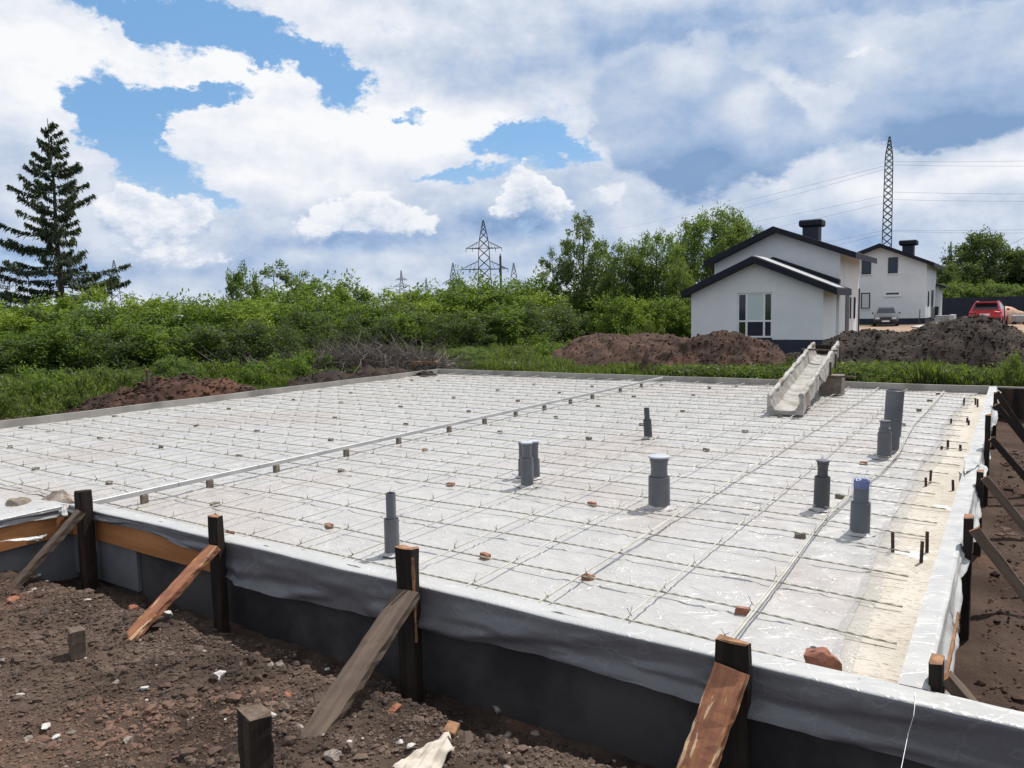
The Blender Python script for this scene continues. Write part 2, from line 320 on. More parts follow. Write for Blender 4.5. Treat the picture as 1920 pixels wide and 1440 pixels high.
# ------------------------------------------------------------------ mesh helpers
def hashn(ix, iy, seed):
    h = (ix.astype(np.int64)*374761393 + iy.astype(np.int64)*668265263 + seed*974634777) & 0xffffffff
    h = ((h ^ (h >> 13))*1274126177) & 0xffffffff
    return ((h ^ (h >> 16)) & 0xffff)/65535.0
def vnoise(x, y, s, seed=0):
    x = np.asarray(x, float)/s; y = np.asarray(y, float)/s; ix = np.floor(x); iy = np.floor(y); fx = x-ix; fy = y-iy
    fx = fx*fx*(3-2*fx); fy = fy*fy*(3-2*fy)
    a = hashn(ix, iy, seed); b = hashn(ix+1, iy, seed); c = hashn(ix, iy+1, seed); d = hashn(ix+1, iy+1, seed)
    return (a*(1-fx)+b*fx)*(1-fy)+(c*(1-fx)+d*fx)*fy - .5
def fb(x, y, s, oct=4, seed=0, g=.5):
    r = 0; a = 1
    for i in range(oct): r = r + a*vnoise(x, y, s/2**i, seed+i*7); a *= g
    return r
def sst(x, a, b):
    t = np.clip((x-a)/(b-a), 0, 1); return t*t*(3-2*t)

def link(o, parent=None):
    C.objects.link(o)
    if parent is not None: o.parent = parent
    return o
def wloc(o):
    v = Vector((0, 0, 0))
    while o is not None: v += o.location; o = o.parent
    return v
def tag(o, label=None, cat=None, group=None, kind=None):
    for k, v in (('label', label), ('category', cat), ('group', group), ('kind', kind)):
        if v: o[k] = v
    return o
def thing(name, label, cat, loc=(0, 0, 0), group=None, rz=0):
    o = bpy.data.objects.new(name, None); o.empty_display_size = .2; o.location = loc; o.rotation_euler = (0, 0, rz); link(o)
    return tag(o, label, cat, group)
def np_mesh(name, verts, faces, mats, smooth=False, mi=None):
    me = bpy.data.meshes.new(name); verts = np.asarray(verts, np.float32); faces = np.asarray(faces, np.int32)
    k = faces.shape[1]; me.vertices.add(len(verts)); me.vertices.foreach_set('co', verts.ravel())
    me.loops.add(faces.size); me.loops.foreach_set('vertex_index', faces.ravel())
    me.polygons.add(len(faces)); me.polygons.foreach_set('loop_start', np.arange(0, faces.size, k, dtype=np.int32))
    me.polygons.foreach_set('loop_total', np.full(len(faces), k, np.int32))
    for m in (mats if isinstance(mats, (list, tuple)) else [mats]): me.materials.append(MATS[m])
    if mi is not None: me.polygons.foreach_set('material_index', np.asarray(mi, np.int32))
    me.update(calc_edges=True)
    me.polygons.foreach_set('use_smooth', np.full(len(faces), bool(smooth)))
    return me
class MB:
    def __init__(s): s.v = []; s.f = []; s.mi = []
    def add(s, vs, fs, mi=0):
        o = len(s.v); s.v += [tuple(x) for x in vs]; s.f += [tuple(i+o for i in f) for f in fs]; s.mi += [mi]*len(fs); return s
    def box(s, c, size, rot=None, mi=0, bev=0.0):
        x, y, z = [d/2 for d in size]
        if bev > 0:
            b = min(bev, x*.9, y*.9, z*.9); vs = []
            for sx in (-1, 1):
                for sy in (-1, 1):
                    for sz in (-1, 1):
                        vs += [(sx*(x-b), sy*(y-b), sz*z), (sx*(x-b), sy*y, sz*(z-b)), (sx*x, sy*(y-b), sz*(z-b))]
            I = lambda a, b_, c_, k: ((a*2+b_)*2+c_)*3+k
            fs = []
            for t in (0, 1):
                fs.append([I(0, 0, t, 0), I(1, 0, t, 0), I(1, 1, t, 0), I(0, 1, t, 0)]); fs.append([I(0, t, 0, 1), I(1, t, 0, 1), I(1, t, 1, 1), I(0, t, 1, 1)]); fs.append([I(t, 0, 0, 2), I(t, 1, 0, 2), I(t, 1, 1, 2), I(t, 0, 1, 2)])
                for u in (0, 1):
                    fs.append([I(0, t, u, 0), I(1, t, u, 0), I(1, t, u, 1), I(0, t, u, 1)]); fs.append([I(t, 0, u, 0), I(t, 1, u, 0), I(t, 1, u, 2), I(t, 0, u, 2)]); fs.append([I(t, u, 0, 1), I(t, u, 1, 1), I(t, u, 1, 2), I(t, u, 0, 2)])
                    for w_ in (0, 1): fs.append([I(t, u, w_, 0), I(t, u, w_, 1), I(t, u, w_, 2)])
        else:
            vs = [(a*x, b*y, d*z) for a in (-1, 1) for b in (-1, 1) for d in (-1, 1)]
            fs = [(0, 1, 3, 2), (4, 6, 7, 5), (0, 4, 5, 1), (2, 3, 7, 6), (0, 2, 6, 4), (1, 5, 7, 3)]
        out = []
        for p in vs:
            p = Vector(p)
            if rot is not None: p = rot @ p
            out.append(p+Vector(c))
        return s.add(out, fs, mi)
    def span(s, a, b, mi=0, bev=0.0):
        a = Vector(a); b = Vector(b); return s.box((a+b)/2, [abs(t) for t in (b-a)], None, mi, bev)
    def tube(s, pts, r, n=6, caps=True, mi=0):
        pts = [Vector(p) for p in pts]; m = len(pts); rs = r if isinstance(r, (list, tuple)) else [r]*m; vs = []; fs = []
        up = None
        for i, p in enumerate(pts):
            t = (pts[min(i+1, m-1)]-pts[max(i-1, 0)]); t = t.normalized() if t.length > 1e-9 else Vector((0, 0, 1))
            if up is None: up = t.orthogonal().normalized()
            up = (up - t*up.dot(t)); up = up.normalized() if up.length > 1e-6 else t.orthogonal().normalized(); sd_ = t.cross(up)
            for k in range(n):
                a = 2*math.pi*k/n; vs.append(p+(up*math.cos(a)+sd_*math.sin(a))*rs[i])
        for i in range(m-1):
            for k in range(n): fs.append((i*n+k, i*n+(k+1) % n, (i+1)*n+(k+1) % n, (i+1)*n+k))
        if caps and n > 2: fs.append(tuple(range(n))[::-1]); fs.append(tuple((m-1)*n+k for k in range(n)))
        return s.add(vs, fs, mi)
    def lathe(s, prof, c=(0, 0, 0), n=24, mi=0, caps=True, rot=None):
        vs = []; fs = []
        for r, z in prof:
            for k in range(n):
                a = 2*math.pi*k/n; p = Vector((r*math.cos(a), r*math.sin(a), z))
                if rot is not None: p = rot @ p
                vs.append(p+Vector(c))
        m = len(prof)
        for i in range(m-1):
            for k in range(n): fs.append((i*n+k, i*n+(k+1) % n, (i+1)*n+(k+1) % n, (i+1)*n+k))
        if caps: fs.append(tuple(range(n))[::-1]); fs.append(tuple((m-1)*n+k for k in range(n)))
        return s.add(vs, fs, mi)
    def prism(s, poly, thick, mi=0):         # poly: 3D points, thick: offset Vector
        n = len(poly); t = Vector(thick); vs = [Vector(p) for p in poly]+[Vector(p)+t for p in poly]
        return s.add(vs, [tuple(range(n))[::-1], tuple(range(n, 2*n))]+[(i, (i+1) % n, (i+1) % n+n, i+n) for i in range(n)], mi)
    def build(s, name, mats, parent=None, smooth=False, loc=None, local=False):
        me = bpy.data.meshes.new(name); off = Vector((0, 0, 0))
        if not local: off = (wloc(parent) if parent is not None else Vector((0, 0, 0)))+(Vector(loc) if loc is not None else Vector((0, 0, 0)))
        me.from_pydata([tuple(Vector(v)-off) for v in s.v], [], s.f)
        for m in (mats if isinstance(mats, (list, tuple)) else [mats]): me.materials.append(MATS[m])
        me.polygons.foreach_set('material_index', s.mi)
        if smooth: me.polygons.foreach_set('use_smooth', [True]*len(me.polygons))
        import bmesh
        bm = bmesh.new(); bm.from_mesh(me); bmesh.ops.recalc_face_normals(bm, faces=bm.faces); bm.to_mesh(me); bm.free()
        if smooth:
            try: me.set_sharp_from_angle(angle=rad(40))
            except Exception: pass
        o = bpy.data.objects.new(name, me); link(o, parent)
        if loc is not None: o.location = loc
        return o
def copy_tree(o, parent=None):
    c = o.copy(); C.objects.link(c); c.parent = parent
    for ch in list(o.children): copy_tree(ch, c)
    return c

def plank(name, p, q, w, t, mats, up=(0, 0, 1), rough=.004, seg=10, parent=None, seed=0, taper=1.0):
    """rough sawn timber from p to q: width w across, thickness t along `up`-ish; local z runs along it"""
    p = Vector(p); q = Vector(q); zl = (q-p); ln = zl.length; zl.normalize(); u = Vector(up); u = (u - zl*u.dot(zl)).normalized(); x = u.cross(zl)
    rg = random.Random(seed*31+5); vs = []; fs = []; mi = []; ring = []
    bx, by = w/2, t/2; b = min(w, t)*.08
    prof = [(-bx+b, -by), (0, -by), (bx-b, -by), (bx, -by+b), (bx, by-b), (bx-b, by), (0, by), (-bx+b, by), (-bx, by-b), (-bx, -by+b)]
    n = len(prof)
    for i in range(seg+1):
        k = 1+(taper-1)*i/seg
        for (a, c) in prof: vs.append((a*k+rg.uniform(-rough, rough), c+rg.uniform(-rough, rough)*.6, ln*i/seg))
    for i in range(seg):
        for k in range(n): fs.append((i*n+k, i*n+(k+1) % n, (i+1)*n+(k+1) % n, (i+1)*n+k)); mi.append(0)
    fs.append(tuple(range(n))[::-1]); mi.append(1); fs.append(tuple(seg*n+k for k in range(n))); mi.append(1)
    for k in range(n):                       # uneven saw cut
        vs[seg*n+k] = (vs[seg*n+k][0], vs[seg*n+k][1], vs[seg*n+k][2]+rg.uniform(-rough, rough)*1.5)
    m = MB(); m.v = vs; m.f = fs; m.mi = mi; o = m.build(name, mats, parent, local=True)
    M = Matrix((x, u, zl)).transposed().to_4x4(); M.translation = p - (wloc(parent) if parent is not None else Vector((0, 0, 0)))
    o.matrix_basis = M; return o

_ico = {}
def ico(sub):
    if sub not in _ico:
        import bmesh
        bm = bmesh.new(); bmesh.ops.create_icosphere(bm, subdivisions=sub, radius=1)
        _ico[sub] = (np.array([v.co[:] for v in bm.verts]), np.array([[v.index for v in f.verts] for f in bm.faces])); bm.free()
    return _ico[sub]
def rock_vf(c, size, seed, sub=2, jag=.25):
    v, f = ico(sub); rg = np.random.default_rng(seed); d = v.copy()
    for _ in range(7):                       # chip flat facets off
        n = rg.normal(size=3); n /= np.linalg.norm(n); h = rg.uniform(.45, .85); k = d@n; d = d - np.outer(np.maximum(k-h, 0), n)
    d = d*(1+rg.uniform(-jag, jag, (len(d), 1))*.35)
    a = rg.uniform(0, 6.28); R = np.array([[math.cos(a), -math.sin(a), 0], [math.sin(a), math.cos(a), 0], [0, 0, 1]])
    return (d*np.array(size))@R.T+np.array(c), f
def rock(name, c, size, mat, seed, sub=3, label=None, cat='stone', group=None):
    v, f = rock_vf((0, 0, size[2]*.55), size, seed, sub); o = bpy.data.objects.new(name, np_mesh(name, v, f, mat)); o.location = c; link(o)
    return tag(o, label, cat, group)

# ------------------------------------------------------------------ terrain
XR, XL, XI, YF, YB = -0.245, -13.12, -6.6, 3.22, 16.3    # right edge, left edge, inner corner, front and back of the formwork
def terrain(x, y):
    z = -.50 + fb(x, y, 9, 3, 3)*.25*sst(np.hypot(x+6, y-9), 9, 20)
    z = z - .5*np.exp(-(((x+10)/9)**2+((y-34)/8)**2)) + .35*sst(y, 44, 60)
    near = sst(x, -9, -7.0)*(1-sst(y, 3.2, 3.6))
    # berm in the front notch: high near the camera, trench along the wall
    edge = 2.86 + .10*vnoise(x, y*0, .9, 5)+.06*vnoise(x, y*0, .3, 6)
    berm = -.43 + .05*vnoise(x, y, 1.2, 1)+.035*fb(x, y, .35, 3, 2)
    wallx = sst(x, -6.45, -6.2)
    t = sst(y, edge-.12, edge+.16)
    nz = berm*(1-t)+(-.66+.03*vnoise(x, y, .4, 9))*t
    z = np.where((y < 3.5) & (x > -6.7), nz, z)
    pit = -.60 + .04*fb(x, y, .8, 4, 21)
    z = np.where((x > -.5) & (y > 3.3) & (y < 16.4), pit, z)
    ins = (x > XL+.03) & (x < XR-.04) & (y > YF+.14) & (y < YB-.02) | (x > XL+.03) & (x < XI-.07) & (y > -3) & (y <= YF+.2)
    z = np.where(ins, -.8, z)
    rg = (y < 3.4) & (x > -6.8) & (y > .2) & (x < 4)
    fine = .034*np.maximum(fb(x, y, .10, 4, 40, .65), -.45)+.05*np.abs(vnoise(x, y, .19, 44))+.02*np.abs(vnoise(x, y, .07, 45))
    z = z + np.where(rg, fine, 0)
    z = z + np.where((x > -.3) & (y > 3.3) & (y < 16.4), .05*fb(x, y, .35, 5, 48, .65), 0)
    return z
def tz(x, y): return float(terrain(np.array([x]), np.array([y]))[0])
def axis(segs):
    out = []
    for a, b, st in segs: out += list(np.arange(a, b, st))
    return np.array(out+[segs[-1][1]])
def build_terrain():
    xs = axis([(-4000, -400, 300), (-400, -80, 20), (-80, -30, 2.5), (-30, -13.2, .6), (-13.2, -6.8, .4), (-6.8, .0, .022), (0, 3.2, .06), (3.2, 12, .4), (12, 60, 3), (60, 400, 20), (400, 4000, 300)])
    ys = axis([(-300, -4, 30), (-4, .9, .5), (.9, 3.5, .022), (3.5, 17, .12), (17, 60, .8), (60, 200, 6), (200, 600, 40), (600, 6000, 300)])
    X, Y = np.meshgrid(xs, ys, indexing='ij'); Z = terrain(X, Y); nx, ny = len(xs), len(ys)
    V = np.stack([X.ravel(), Y.ravel(), Z.ravel()], 1); i = np.arange(nx-1)[:, None]*ny+np.arange(ny-1)[None]
    Fq = np.stack([i.ravel(), (i+ny).ravel(), (i+ny+1).ravel(), (i+1).ravel()], 1)
    me = np_mesh('ground', V, Fq, 'ground', True)
    x, y = X.ravel(), Y.ravel()
    soil_zone = ((y < 3.6) & (x > -6.9)) | ((x > -1) & (y < 16.6)) | ((x > XL-.9) & (y < YB+.35) & (x < 9))
    green = np.where(soil_zone, 0.0, 1.0)
    green = green*(1-.8*sst(fb(x, y, 3, 4, 60), .05, .4))
    drive = np.exp(-(((x+6)/9)**2+((y-54)/12)**2)**2)+np.exp(-(((x-2)/9)**2+((y-48)/9)**2)**2); drive = np.clip(drive*1.4, 0, 1)
    redd = np.where((x > -.5) & (y > 3.4) & (y < 16.5), .35+.5*sst(fb(x, y, 1.5, 4, 70), -.2, .3), 0)
    at = me.attributes.new('cover', 'FLOAT_VECTOR', 'POINT'); at.data.foreach_set('vector', np.stack([green, drive, redd], 1).astype(np.float32).ravel())
    o = bpy.data.objects.new('ground', me); link(o); tag(o, kind='structure')
build_terrain()

# clods and pebbles on the loose soil (uncountable)
def scatter_clods(name, n, xr, yr, smin, smax, seed, mat='clod', pw=2.6, keep=None):
    rg = np.random.default_rng(seed); V = []; Fc = []; off = 0
    x = rg.uniform(*xr, n); y = rg.uniform(*yr, n)
    if keep is not None: k = keep(x, y); x = x[k]; y = y[k]
    z = terrain(x, y); s = smin*(1-rg.uniform(0, 1, len(x)))**(-1/pw); s = np.minimum(s, smax)
    base, f = ico(1)
    n = len(x); nb = len(base); d = base[None]*(1+rg.uniform(-.30, .30, (n, nb, 1)))
    for _ in range(4):                       # chip random facets so that they read as crumbs, not balls
        k = rg.normal(size=(n, 3)); k /= np.linalg.norm(k, axis=1)[:, None]; h = rg.uniform(.45, .9, (n, 1)); q = np.einsum('nbi,ni->nb', d, k); d = d-np.maximum(q-h, 0)[:, :, None]*k[:, None, :]
    d = d*(np.stack([rg.uniform(.6, 1.4, n), rg.uniform(.6, 1.4, n), rg.uniform(.45, .95, n)], 1)*s[:, None])[:, None, :]
    a = rg.uniform(0, 6.28, (n, 1)); c_, s_ = np.cos(a), np.sin(a); d = np.stack([d[..., 0]*c_-d[..., 1]*s_, d[..., 0]*s_+d[..., 1]*c_, d[..., 2]], -1)+np.stack([x, y, z+s*.05], 1)[:, None, :]
    V = [d.reshape(-1, 3)]; Fc = [(f[None]+(np.arange(n)*nb)[:, None, None]).reshape(-1, 3)]
    o = bpy.data.objects.new(name, np_mesh(name, np.concatenate(V), np.concatenate(Fc), mat)); link(o); return tag(o, kind='stuff')
vis = lambda x, y: (x < -.2) & (y > .9)
scatter_clods('soil_clods', 42000, (-6.4, -.2), (1.0, 3.2), .006, .034, 11, 'clod', 2.9, vis)
scatter_clods('soil_clods', 90, (-6.4, -.2), (1.0, 3.1), .03, .06, 14, 'clod', 3.0, vis)
scatter_clods('gravel', 500, (-6.4, -.2), (1.0, 3.2), .007, .03, 12, 'stone_grey', 2.6, vis)
scatter_clods('soil_clods', 9000, (-.1, 3.0), (3.4, 13), .008, .05, 13, 'pit_clod', 2.6)

# ------------------------------------------------------------------ slab, formwork, film
def foundation():
    t = thing('slab_foundation', 'low L shaped concrete base inside the timber formwork under the plastic sheet', 'foundation', (XL, YF, -.8))
    m = MB(); m.span((XL+.06, YF+.10, -.85), (XR-.06, YB-.03, -.165)); m.build('base', 'concrete_dark', t)
    m = MB(); m.span((XL+.06, -2.4, -.85), (XI-.09, YF+.09, -.166)); m.build('base', 'concrete_dark', t)
    m = MB(); nx = 90                          # exposed concrete skirt under the boards
    m.span((XI-.06, YF+.06, -.80), (3.0, YF+.098, -.24)); m.build('skirt', 'concrete_dark', t)
    m = MB(); m.span((XI-.088, -2.4, -.80), (XI-.055, YF+.07, -.24)); m.build('skirt', 'concrete_mid', t)
    m = MB(); m.span((XI-.05, YF+.03, -.60), (XI+.9, YF+.058, -.25)); o = m.build('skirt', 'concrete_mid', t)
foundation()
XS = PY(404, 1010, YF).x                     # where the plastic starts to hang low, behind the second post
def form(name, a, b, inner, h, label, mats='formwork', thick=.05, face='ply_orange'):
    """formwork board with bowed edge: a->b along the top, `inner` = unit vector to the slab side"""
    a = Vector(a); b = Vector(b); d = b-a; n = max(4, int(d.length/.35)); m = MB(); iv = Vector(inner); up = Vector((0, 0, 1)); vs = []; fs = []; mi = []
    for i in range(n+1):
        p = a+d*(i/n); w = .006*math.sin(i*1.7)+.004*math.sin(i*.6+1)
        for (u, z) in ((0, 0), (thick, 0), (thick, -h), (0, -h)): vs.append(p+iv*(u+w)+up*(z+.003*math.sin(i*.9)))
    for i in range(n):
        for k in range(4): fs.append((i*4+k, i*4+(k+1) % 4, (i+1)*4+(k+1) % 4, (i+1)*4+k)); mi.append(1 if k == 3 else 0)
    fs += [(0, 1, 2, 3), (n*4, n*4+1, n*4+2, n*4+3)]; mi += [0, 0]
    m.v = vs; m.f = fs; m.mi = mi; o = m.build(name, [mats, face], loc=tuple(a)); return tag(o, label, 'formwork board', 'formwork boards round the slab')
form('formwork_board', (XS, YF, -.004), (3.0, YF, -.004), (0, 1, 0), .21, 'long front formwork board with plastic folded over its top edge', face='wood_dark', thick=.09)
form('formwork_board', (XI+.0, YF, -.004), (XS-.003, YF, -.004), (0, 1, 0), .25, 'orange plywood formwork board between the two leftmost front posts')
form('formwork_board', (XI-.001, -2.4, -.004), (XI-.001, YF-.003, -.004), (-1, 0, 0), .25, 'short formwork board at the left frame edge with orange plywood under lifted plastic', thick=.05)
form('formwork_board', (XR+.0, YF+.052, 0), (XR, YB-.003, 0), (-1, 0, 0), .24, 'formwork board along the right side of the slab held by braced posts', face='wood_dark', thick=.05)
form('formwork_board', (XL-.05, YB+.05, 0.0), (5.5, YB+.05, 0.0), (0, -1, 0), .30, 'grey formwork board along the far edge of the slab in front of the weeds', thick=.05, face='formwork')
form('formwork_board', (XL-.05, -2.4, 0.0), (XL-.05, YB-.003, 0.0), (1, 0, 0), .30, 'grey formwork board along the left edge of the slab before the dug earth', thick=.05, face='formwork')
m = MB(); m.span((XR+.02, YB-.06, -.62), (5.5, YB-.01, -.02)); tag(m.build('pit_wall', 'wood_dark', loc=(XR, YB, -.6)), 'dark timber wall closing the pit beyond the braces at the far right', 'wall')

m = MB(); m.span((-1.75, YF+.093, -.164), (XR-.052, YB-.004, -.150)); tag(m.build('chipboard_sheet', 'chipboard', loc=(-1.0, YF+.1, -.15)), 'cream chipboard strip left bare between the plastic sheet and the right formwork', 'chipboard')

# right limit of the film, from the photo
_fe = [P(x, y, -.14) for x, y in ((1560, 1262), (1590, 1180), (1625, 1110), (1645, 1035), (1668, 985), (1700, 925), (1722, 885), (1738, 862), (1762, 830), (1772, 800), (1800, 765), (1818, 742))]
fey = np.array([YF]+[p.y for p in _fe]+[YB]); fex = np.array([-.98]+[p.x for p in _fe]+[-.5])
o_ = np.argsort(fey); fey = fey[o_]; fex = fex[o_]
PIPES = {}
def film_z(x, y):
    z = -.140 + .010*fb(x, y*1.6, .45, 4, 80)*np.minimum(1, 1)
    rid = np.abs(fb(x+.4*fb(x, y, 1.0, 2, 90), y*2.2, .35, 3, 84)); z = z + .012*np.maximum(.12-rid, 0)/.12*sst(12-y, 0, 6)
    ed = np.minimum(np.minimum(y-(YF+.05), (YB)-y), np.where(y < YF+.2, 9, x-XL)); z = z+np.where(y-(YF+.05) < .25, .13, .012)*np.exp(-np.maximum(ed, 0)/.035)+.012*np.exp(-np.maximum(ed, 0)/.25)*(1+2*vnoise(x, y, .3, 88))
    return z
def film_sheet(name, xs, ys, label, lim=True):
    X, Y = np.meshgrid(xs, ys, indexing='ij')
    if lim:                                  # last columns squeezed on to the wavy edge
        e = np.interp(Y, fey, fex)+.03*fb(Y*0, Y, 1.1, 3, 92)+.008*vnoise(Y*0, Y, .12, 93); x0 = -1.9
        X = np.where(X > x0, x0+(X-x0)/(xs[-1]-x0)*(e-x0), X)
    Z = film_z(X, Y)
    nx, ny = len(xs), len(ys); V = np.stack([X.ravel(), Y.ravel(), Z.ravel()], 1); i = np.arange(nx-1)[:, None]*ny+np.arange(ny-1)[None]
    Fq = np.stack([i.ravel(), (i+ny).ravel(), (i+ny+1).ravel(), (i+1).ravel()], 1); org = np.array([xs[0], ys[0], -.14])
    o = bpy.data.objects.new(name, np_mesh(name, V-org, Fq, 'film', True)); o.location = org; link(o); return tag(o, label, 'plastic sheet')
fs_ = film_sheet('plastic_sheet', np.concatenate([axis([(XL+.001, -8, .12), (-8, -6, .06), (-6, -.95, .03)])]), np.unique(np.concatenate([[YF+.053, YF+.06, YF+.07, YF+.085], axis([(YF+.10, 7, .03), (7, 10, .05), (10, YB-.1, .09)]), [YB-.06, YB-.03, YB-.015, YB-.004]])),
           'wrinkled pale plastic sheet spread over the slab area under the rebar mesh')
# the sheet's left wing, a second strip of the same film
film_sheet('plastic_sheet', axis([(XL+.001, -7, .15), (-7, XI-.053, .04)]), axis([(-2.4, YF+.056, .1)]), 'pale plastic sheet over the slab wing at the left frame edge', False)

def edge_strip():
    ys = np.arange(YF+.25, YB-.3, .05); vs = []; fs = []; m = 7
    for i, y in enumerate(ys):
        e = float(np.interp(y, fey, fex)); w = .09+.08*float(fb(np.array([y]), np.array([0.]), .8, 3, 140))
        for k in range(m): x = e-.05+(w+.05)*k/(m-1); vs.append((x, y, -.134+.006*float(vnoise(np.array([x]), np.array([y*1.0]), .09, 141)) - (.008 if k in (0, m-1) else 0)))
    for i in range(len(ys)-1):
        for k in range(m-1): fs.append((i*m+k, (i+1)*m+k, (i+1)*m+k+1, i*m+k+1))
    V = np.array(vs); o = bpy.data.objects.new('plastic_sheet', np_mesh('plastic_sheet', V-V[0], fs, 'film_edge', True)); o.location = V[0]; link(o); tag(o, 'thin half clear plastic strip overlapping the cream chipboard at right', 'plastic sheet')
film_mat('film_edge', (.50, .50, .49), (.48, .46, .44), .25, .32, bs=.5)
edge_strip()
def hang(name, a, b, out, drop, label, seed, mat='film_shaded', inner=.12, lift=0.0, n=None, z0=.0):
    """film folded over the board top and hanging down its outer face"""
    a = Vector(a); b = Vector(b); d = b-a; ln = d.length; dn = d.normalized(); ov = Vector(out); n = n or max(20, int(ln/.028)); vs = []; fs = []
    prof = [('t', -inner), ('t', -inner*.55), ('t', -inner*.2), ('t', .002)]+[('s', k/15) for k in range(16)]; m = len(prof)
    for i in range(n+1):
        s = ln*i/n; p = a+dn*s; dr = drop(s)*(1+.10*float(vnoise(np.array([s]), np.array([seed*3.1]), .6, seed)))+.012*float(vnoise(np.array([s]), np.array([seed*5.]), .12, seed+1))
        for k, (typ, v) in enumerate(prof):
            if typ == 't': q = p+ov*v+Vector((0, 0, z0+.005+.004*float(vnoise(np.array([s]), np.array([v*9.]), .15, seed+2))))
            else:
                wav = .012*math.sin(s*4.1+v*3.2+seed)+.055*float(fb(np.array([s*.42]), np.array([v*.62+s*.16]), .26, 4, seed+4))+.018*abs(math.sin(v*6.5+s*.9+1.5*math.sin(s*1.3)))*v
                q = p+ov*(.010+v*(.012+lift)+max(-.004, wav*(.25+v)))+Vector((0, 0, z0-.002-dr*v))
            vs.append(q)
    for i in range(n):
        for k in range(m-1): fs.append((i*m+k, i*m+k+1, (i+1)*m+k+1, (i+1)*m+k))
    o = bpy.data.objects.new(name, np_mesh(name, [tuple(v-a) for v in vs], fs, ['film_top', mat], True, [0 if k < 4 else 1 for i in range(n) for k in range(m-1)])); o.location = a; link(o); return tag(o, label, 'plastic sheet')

hang('plastic_skirt', (XS+.002, YF-.002, 0), (2.9, YF-.002, 0), (0, -1, 0), lambda s: .235+.05*math.sin(s*1.1+1.2)*.6-.03*(s < .25), 'shade greyed plastic hanging over the outer face of the front formwork board', 3)
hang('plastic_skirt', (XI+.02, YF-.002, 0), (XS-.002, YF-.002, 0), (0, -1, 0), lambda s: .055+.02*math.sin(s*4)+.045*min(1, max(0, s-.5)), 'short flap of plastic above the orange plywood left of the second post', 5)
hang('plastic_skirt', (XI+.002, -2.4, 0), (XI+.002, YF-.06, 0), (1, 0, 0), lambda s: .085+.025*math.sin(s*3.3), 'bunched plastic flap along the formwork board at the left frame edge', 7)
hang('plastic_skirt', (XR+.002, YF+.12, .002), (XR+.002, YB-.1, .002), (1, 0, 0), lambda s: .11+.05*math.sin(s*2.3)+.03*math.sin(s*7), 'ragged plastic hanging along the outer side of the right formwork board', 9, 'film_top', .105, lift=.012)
def flap(name, pts, label, mat='film_top', sub=6, seed=0):   # loose torn corner of film, as a crumpled triangle patch
    A, B_, D_ = [Vector(p) for p in pts]; vs = []; fs = []; idx = {}
    for i in range(sub+1):
        for j in range(sub+1-i):
            u, v = i/sub, j/sub; p = A+(B_-A)*u+(D_-A)*v; rg = random.Random(seed+i*17+j); p += Vector((rg.uniform(-1, 1), rg.uniform(-1, 1), rg.uniform(-1, 1)))*.012; idx[i, j] = len(vs); vs.append(p)
    for i in range(sub):
        for j in range(sub-i):
            fs.append((idx[i, j], idx[i+1, j], idx[i, j+1]))
            if i+j < sub-1: fs.append((idx[i+1, j], idx[i+1, j+1], idx[i, j+1]))
    o = bpy.data.objects.new(name, np_mesh(name, [tuple(v-A) for v in vs], fs, mat, True)); o.location = A; link(o)
    sm = o.modifiers.new('thickness', 'SOLIDIFY'); sm.thickness = .0015
    return tag(o, label, 'plastic sheet')
flap('plastic_flap', (P(1805, 853, .0), P(1808, 890, .03), P(1838, 870, .02)), 'pale torn plastic corner sticking up on the right formwork board', seed=3)
a_ = PX(60, 1008, XI+.06); flap('plastic_flap', (PX(-20, 1018, XI+.03), PX(90, 1003, XI+.05), PX(75, 1014, XI+.09)), 'white torn plastic tongue below the orange plywood at the left frame edge', seed=9)
flap('plastic_flap', (PX(108, 962, XI+.05), PX(128, 944, XI+.03), PX(128, 972, XI+.08)), 'knotted pale plastic scrap at the corner beside the leftmost post', seed=12)

